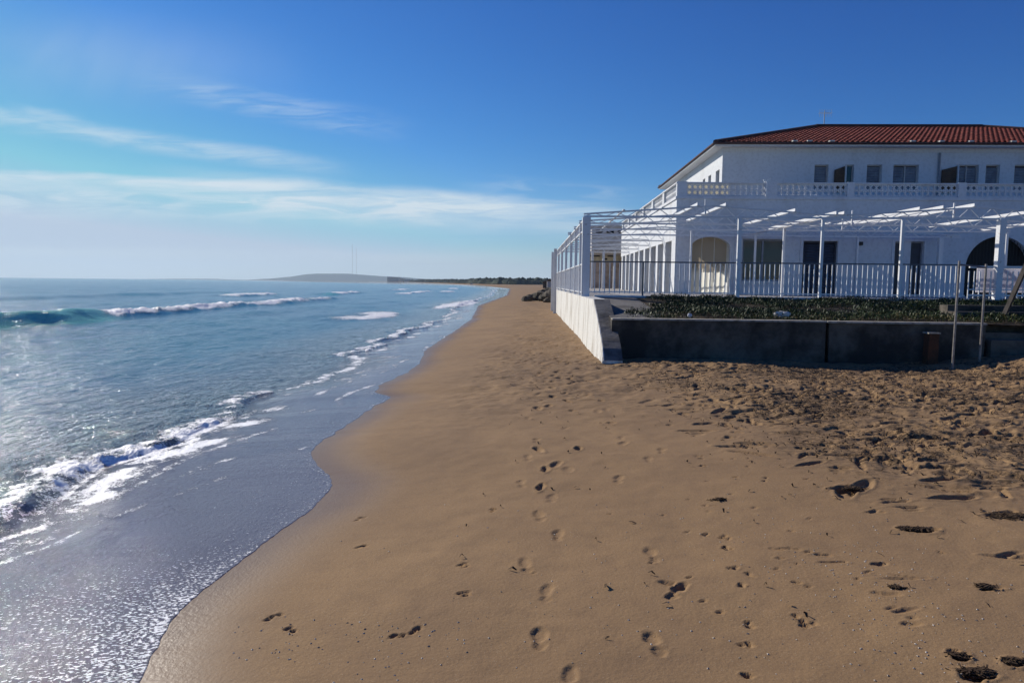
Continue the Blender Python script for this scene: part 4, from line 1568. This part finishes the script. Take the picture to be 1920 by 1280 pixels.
def sandz(x, y):
    return float(zs_base(np.array([x]), np.array([y]))[0])


fa, fb = P(1787, 668, 13.75), P(1838, 656, 14.15)
o = thing('pipe_frame', 'slim grey pipe frame of two legs standing on the sand before the retaining wall', 'frame', (fa.x, fa.y, fa.z))
za, zb_ = P(1806, 489, 13.75).z, P(1850, 495, 14.15).z
M['pipe'] = mat('galvanised_pipe', rough=0.45, metal=0.3, fn=weather((0.33, 0.30, 0.27), (0.20, 0.17, 0.15), 9))
MB().bar((fa.x, fa.y, .2), (fa.x, fa.y, za), .045, n=8).build('leg', M['pipe'], o)
MB().bar((fb.x, fb.y, .2), (fb.x, fb.y, zb_), .045, n=8).build('leg', M['pipe'], o)
MB().bar((fa.x, fa.y, za - .07), (fb.x, fb.y, zb_ - .07), .03, n=8).build('crossbar', M['rail'], o)
a, b_ = P(1884, 588, 14.9), P(1926, 494, 14.5)
tag(MB().bar(a, b_, .05, .09).build('leaning_board', M['board']), 'dark board leaning up over the plants at the right edge', 'board')
x0_, x1_ = fx(1746, 14.4), fx(1765, 14.4)
o = thing('rusty_box', 'rust brown upright box with a pale lid against the retaining wall', 'box', (x0_, 14.4, .45))
zt = fz(1755, 626, 14.4)
MB().box(x0_, 14.35, .35, x1_, 14.55, zt).build('body', M['rust'], o)
MB().box(x0_ - .02, 14.33, zt + .002, x1_ + .02, 14.57, zt + .03).build('lid', M['coping'], o)

# ------------------------------------------------------------------ seaweed litter on the sand
nl = 13000
xs_, ys_ = [], []
rr = random.Random(21)
while len(xs_) < nl:
    y = rr.uniform(3.6, 13.9)
    x = rr.uniform(0.4, 13.6)
    if rr.random() < float(churn(np.array([x]), np.array([y]))[0]) * (0.15 + 1.6 * max(0, float(fbm(np.array([x * .9]), np.array([y * 1.4]), 3, 160)[0]) + .1)):
        xs_.append(x)
        ys_.append(y)
for _ in range(150):
    y = rr.uniform(3, 12)
    xs_.append(rr.uniform(-.5, 4))
    ys_.append(y)
x = np.array(xs_)
y = np.array(ys_)
# height of the finished sheet under each piece
jj = np.clip(np.searchsorted(ys, y), 0, len(ys) - 1)
ii = np.clip(((x / ys[jj] - sl[jj]) / (0.98 - sl[jj]) * (NC - 1)).astype(int), 0, NC - 1)
z = Z[jj, ii] + .004
n_ = len(x)
az = rng.uniform(0, np.pi, n_)
ln = rng.uniform(.006, .028, n_)
wd2 = rng.uniform(.003, .010, n_)
d = np.stack([np.cos(az), np.sin(az), rng.uniform(-.25, .5, n_)], -1) * ln[:, None]
s2 = np.stack([-np.sin(az), np.cos(az), rng.uniform(-.6, .6, n_)], -1) * wd2[:, None]
c = np.stack([x, y, z + .004], -1)
mid2 = c + np.stack([0 * x, 0 * x, rng.uniform(.002, .018, n_)], -1)
vs = np.stack([c - d - s2 * .5, mid2 - s2, c + d - s2 * .4, c + d + s2 * .4, mid2 + s2, c - d + s2 * .5], 1).reshape(-1, 3)
faces = []
for k in range(n_):
    i = 6 * k
    faces += [(i, i + 1, i + 4, i + 5), (i + 1, i + 2, i + 3, i + 4)]
o = link_mesh('seaweed_litter', [tuple(v) for v in vs], faces, M['weed'])
o['kind'] = 'stuff'
tag(o, 'scattered dark bits of dry seaweed over the trampled sand', 'seaweed')


# broken shells and pebbles on the smooth sand
M['shell'] = mat('shell_grit', rough=0.6, fn=weather((0.62, 0.56, 0.48), (0.20, 0.15, 0.11), 30, 0.35, 0.6))
mb = MB()
rr = random.Random(5)
spots = [G(a, b, .4) + (s_, n2_) for a, b, s_, n2_ in [(1640, 1090, .25, 120), (1720, 1190, .3, 110), (1770, 1260, .25, 60), (540, 1140, .18, 40), (750, 1160, .2, 45), (1150, 1180, .6, 90),
                                                        (1500, 1020, .5, 60), (700, 1250, .3, 60), (1250, 1000, 1.0, 110), (1800, 1000, .8, 90)]]
for (cx_, cy_, s_, n2_) in spots:
    for _ in range(n2_):
        x, y = rr.gauss(cx_, s_), rr.gauss(cy_, s_ * .7)
        if y < 2.2:
            continue
        j_ = int(np.clip(np.searchsorted(ys, y), 0, len(ys) - 1))
        i_ = int(np.clip((x / ys[j_] - sl[j_]) / (0.98 - sl[j_]) * (NC - 1), 0, NC - 1))
        if D[j_, i_] < 0.3:
            continue
        z = float(Z[j_, i_])
        q_ = rr.uniform(.002, .006)
        a_ = rr.uniform(0, 3.1)
        c_, s2_ = math.cos(a_) * q_, math.sin(a_) * q_
        i0 = len(mb.v)
        mb.v += [Vector((x + c_ * 1.5, y + s2_ * 1.5, z + .001)), Vector((x - s2_, y + c_, z + .001)), Vector((x - c_ * 1.2, y - s2_ * 1.2, z + .001)), Vector((x + s2_, y - c_, z + .001)), Vector((x, y, z + .001 + q_ * .8))]
        mb.f += [(i0, i0 + 1, i0 + 4), (i0 + 1, i0 + 2, i0 + 4), (i0 + 2, i0 + 3, i0 + 4), (i0 + 3, i0, i0 + 4)]
o = mb.build('shell_grit', M['shell'])
o['kind'] = 'stuff'
tag(o, 'scattered pale shell fragments and grit on the smooth sand', 'shells')


def clump(px, py, r, n, label, seed):
    x, y = G(px, py, 0.43)
    rs = random.Random(seed)
    mb = MB()
    zc = sandz(x, y)
    subs = [(rs.uniform(-.35, .35) * r, rs.uniform(-.2, .2) * r, rs.uniform(.25, .55)) for _ in range(5)]
    for k in range(n * 5):
        a_ = rs.uniform(0, 6.28)
        u_, v_, w_ = subs[k % 5]
        q_ = r * w_ * min(1.3, abs(rs.gauss(0, .6)))
        cx_, cy_ = x + u_ + q_ * math.cos(a_) * 1.5, y + v_ + .5 * q_ * math.sin(a_)
        b_ = rs.gauss(0, .9)
        l_ = rs.uniform(.005, .022)
        z_ = zc + rs.uniform(-.012, .014)
        mb.bar((cx_ - l_ * math.cos(b_), cy_ - l_ * math.sin(b_), z_), (cx_ + l_ * math.cos(b_), cy_ + l_ * math.sin(b_), z_ + rs.uniform(-.008, .008)), rs.uniform(.002, .008), .003)
    tag(mb.build('seaweed_clump', M['weed']), label, 'seaweed', 'larger clumps of seaweed on the sand')


for k, (px, py, r, n, lb) in enumerate([
        (1722, 990, .13, 90, 'large black seaweed clump in a hollow on the right, alone on smoother sand'),
        (1802, 1226, .05, 40, 'small dark seaweed clump low in the right corner, left of the longer one'),
        (1834, 1255, .09, 60, 'elongated dark seaweed clump near the bottom right corner'),
        (1908, 1240, .07, 60, 'dark seaweed clump cut by the right edge near the bottom'),
        (1600, 914, .11, 90, 'long low seaweed clump at the near edge of the trampled sand'),
        (1350, 926, .07, 45, 'small reddish brown seaweed clump alone on the smooth sand'),
        (1890, 968, .22, 130, 'broad seaweed clump at the right edge above the large black one'),
        (1850, 1102, .08, 50, 'flat dark seaweed strip on smooth sand at the right'),
        (1680, 1100, .05, 40, 'little clump in the shell scatter on the right')]):
    clump(px, py, r, n, lb, k)

# ------------------------------------------------------------------ haze
mb = MB().box(-7000, -150, -3.5, 4000, 10500, 258)
hzo = mb.build('haze', None)
hm = bpy.data.materials.new('haze_air')
hm.use_nodes = True
nt = hm.node_tree
nt.nodes.clear()
pv = nt.nodes.new('ShaderNodeVolumePrincipled')
pv.inputs['Color'].default_value = (0.66, 0.84, 1.0, 1)
pv.inputs['Density'].default_value = 0.00010
pv.inputs['Anisotropy'].default_value = 0.25
out = nt.nodes.new('ShaderNodeOutputMaterial')
nt.links.new(pv.outputs[0], out.inputs['Volume'])
hzo.data.materials.append(hm)
hzo['kind'] = 'stuff'
tag(hzo, 'thin sea haze paling the far hills and coast', 'haze')
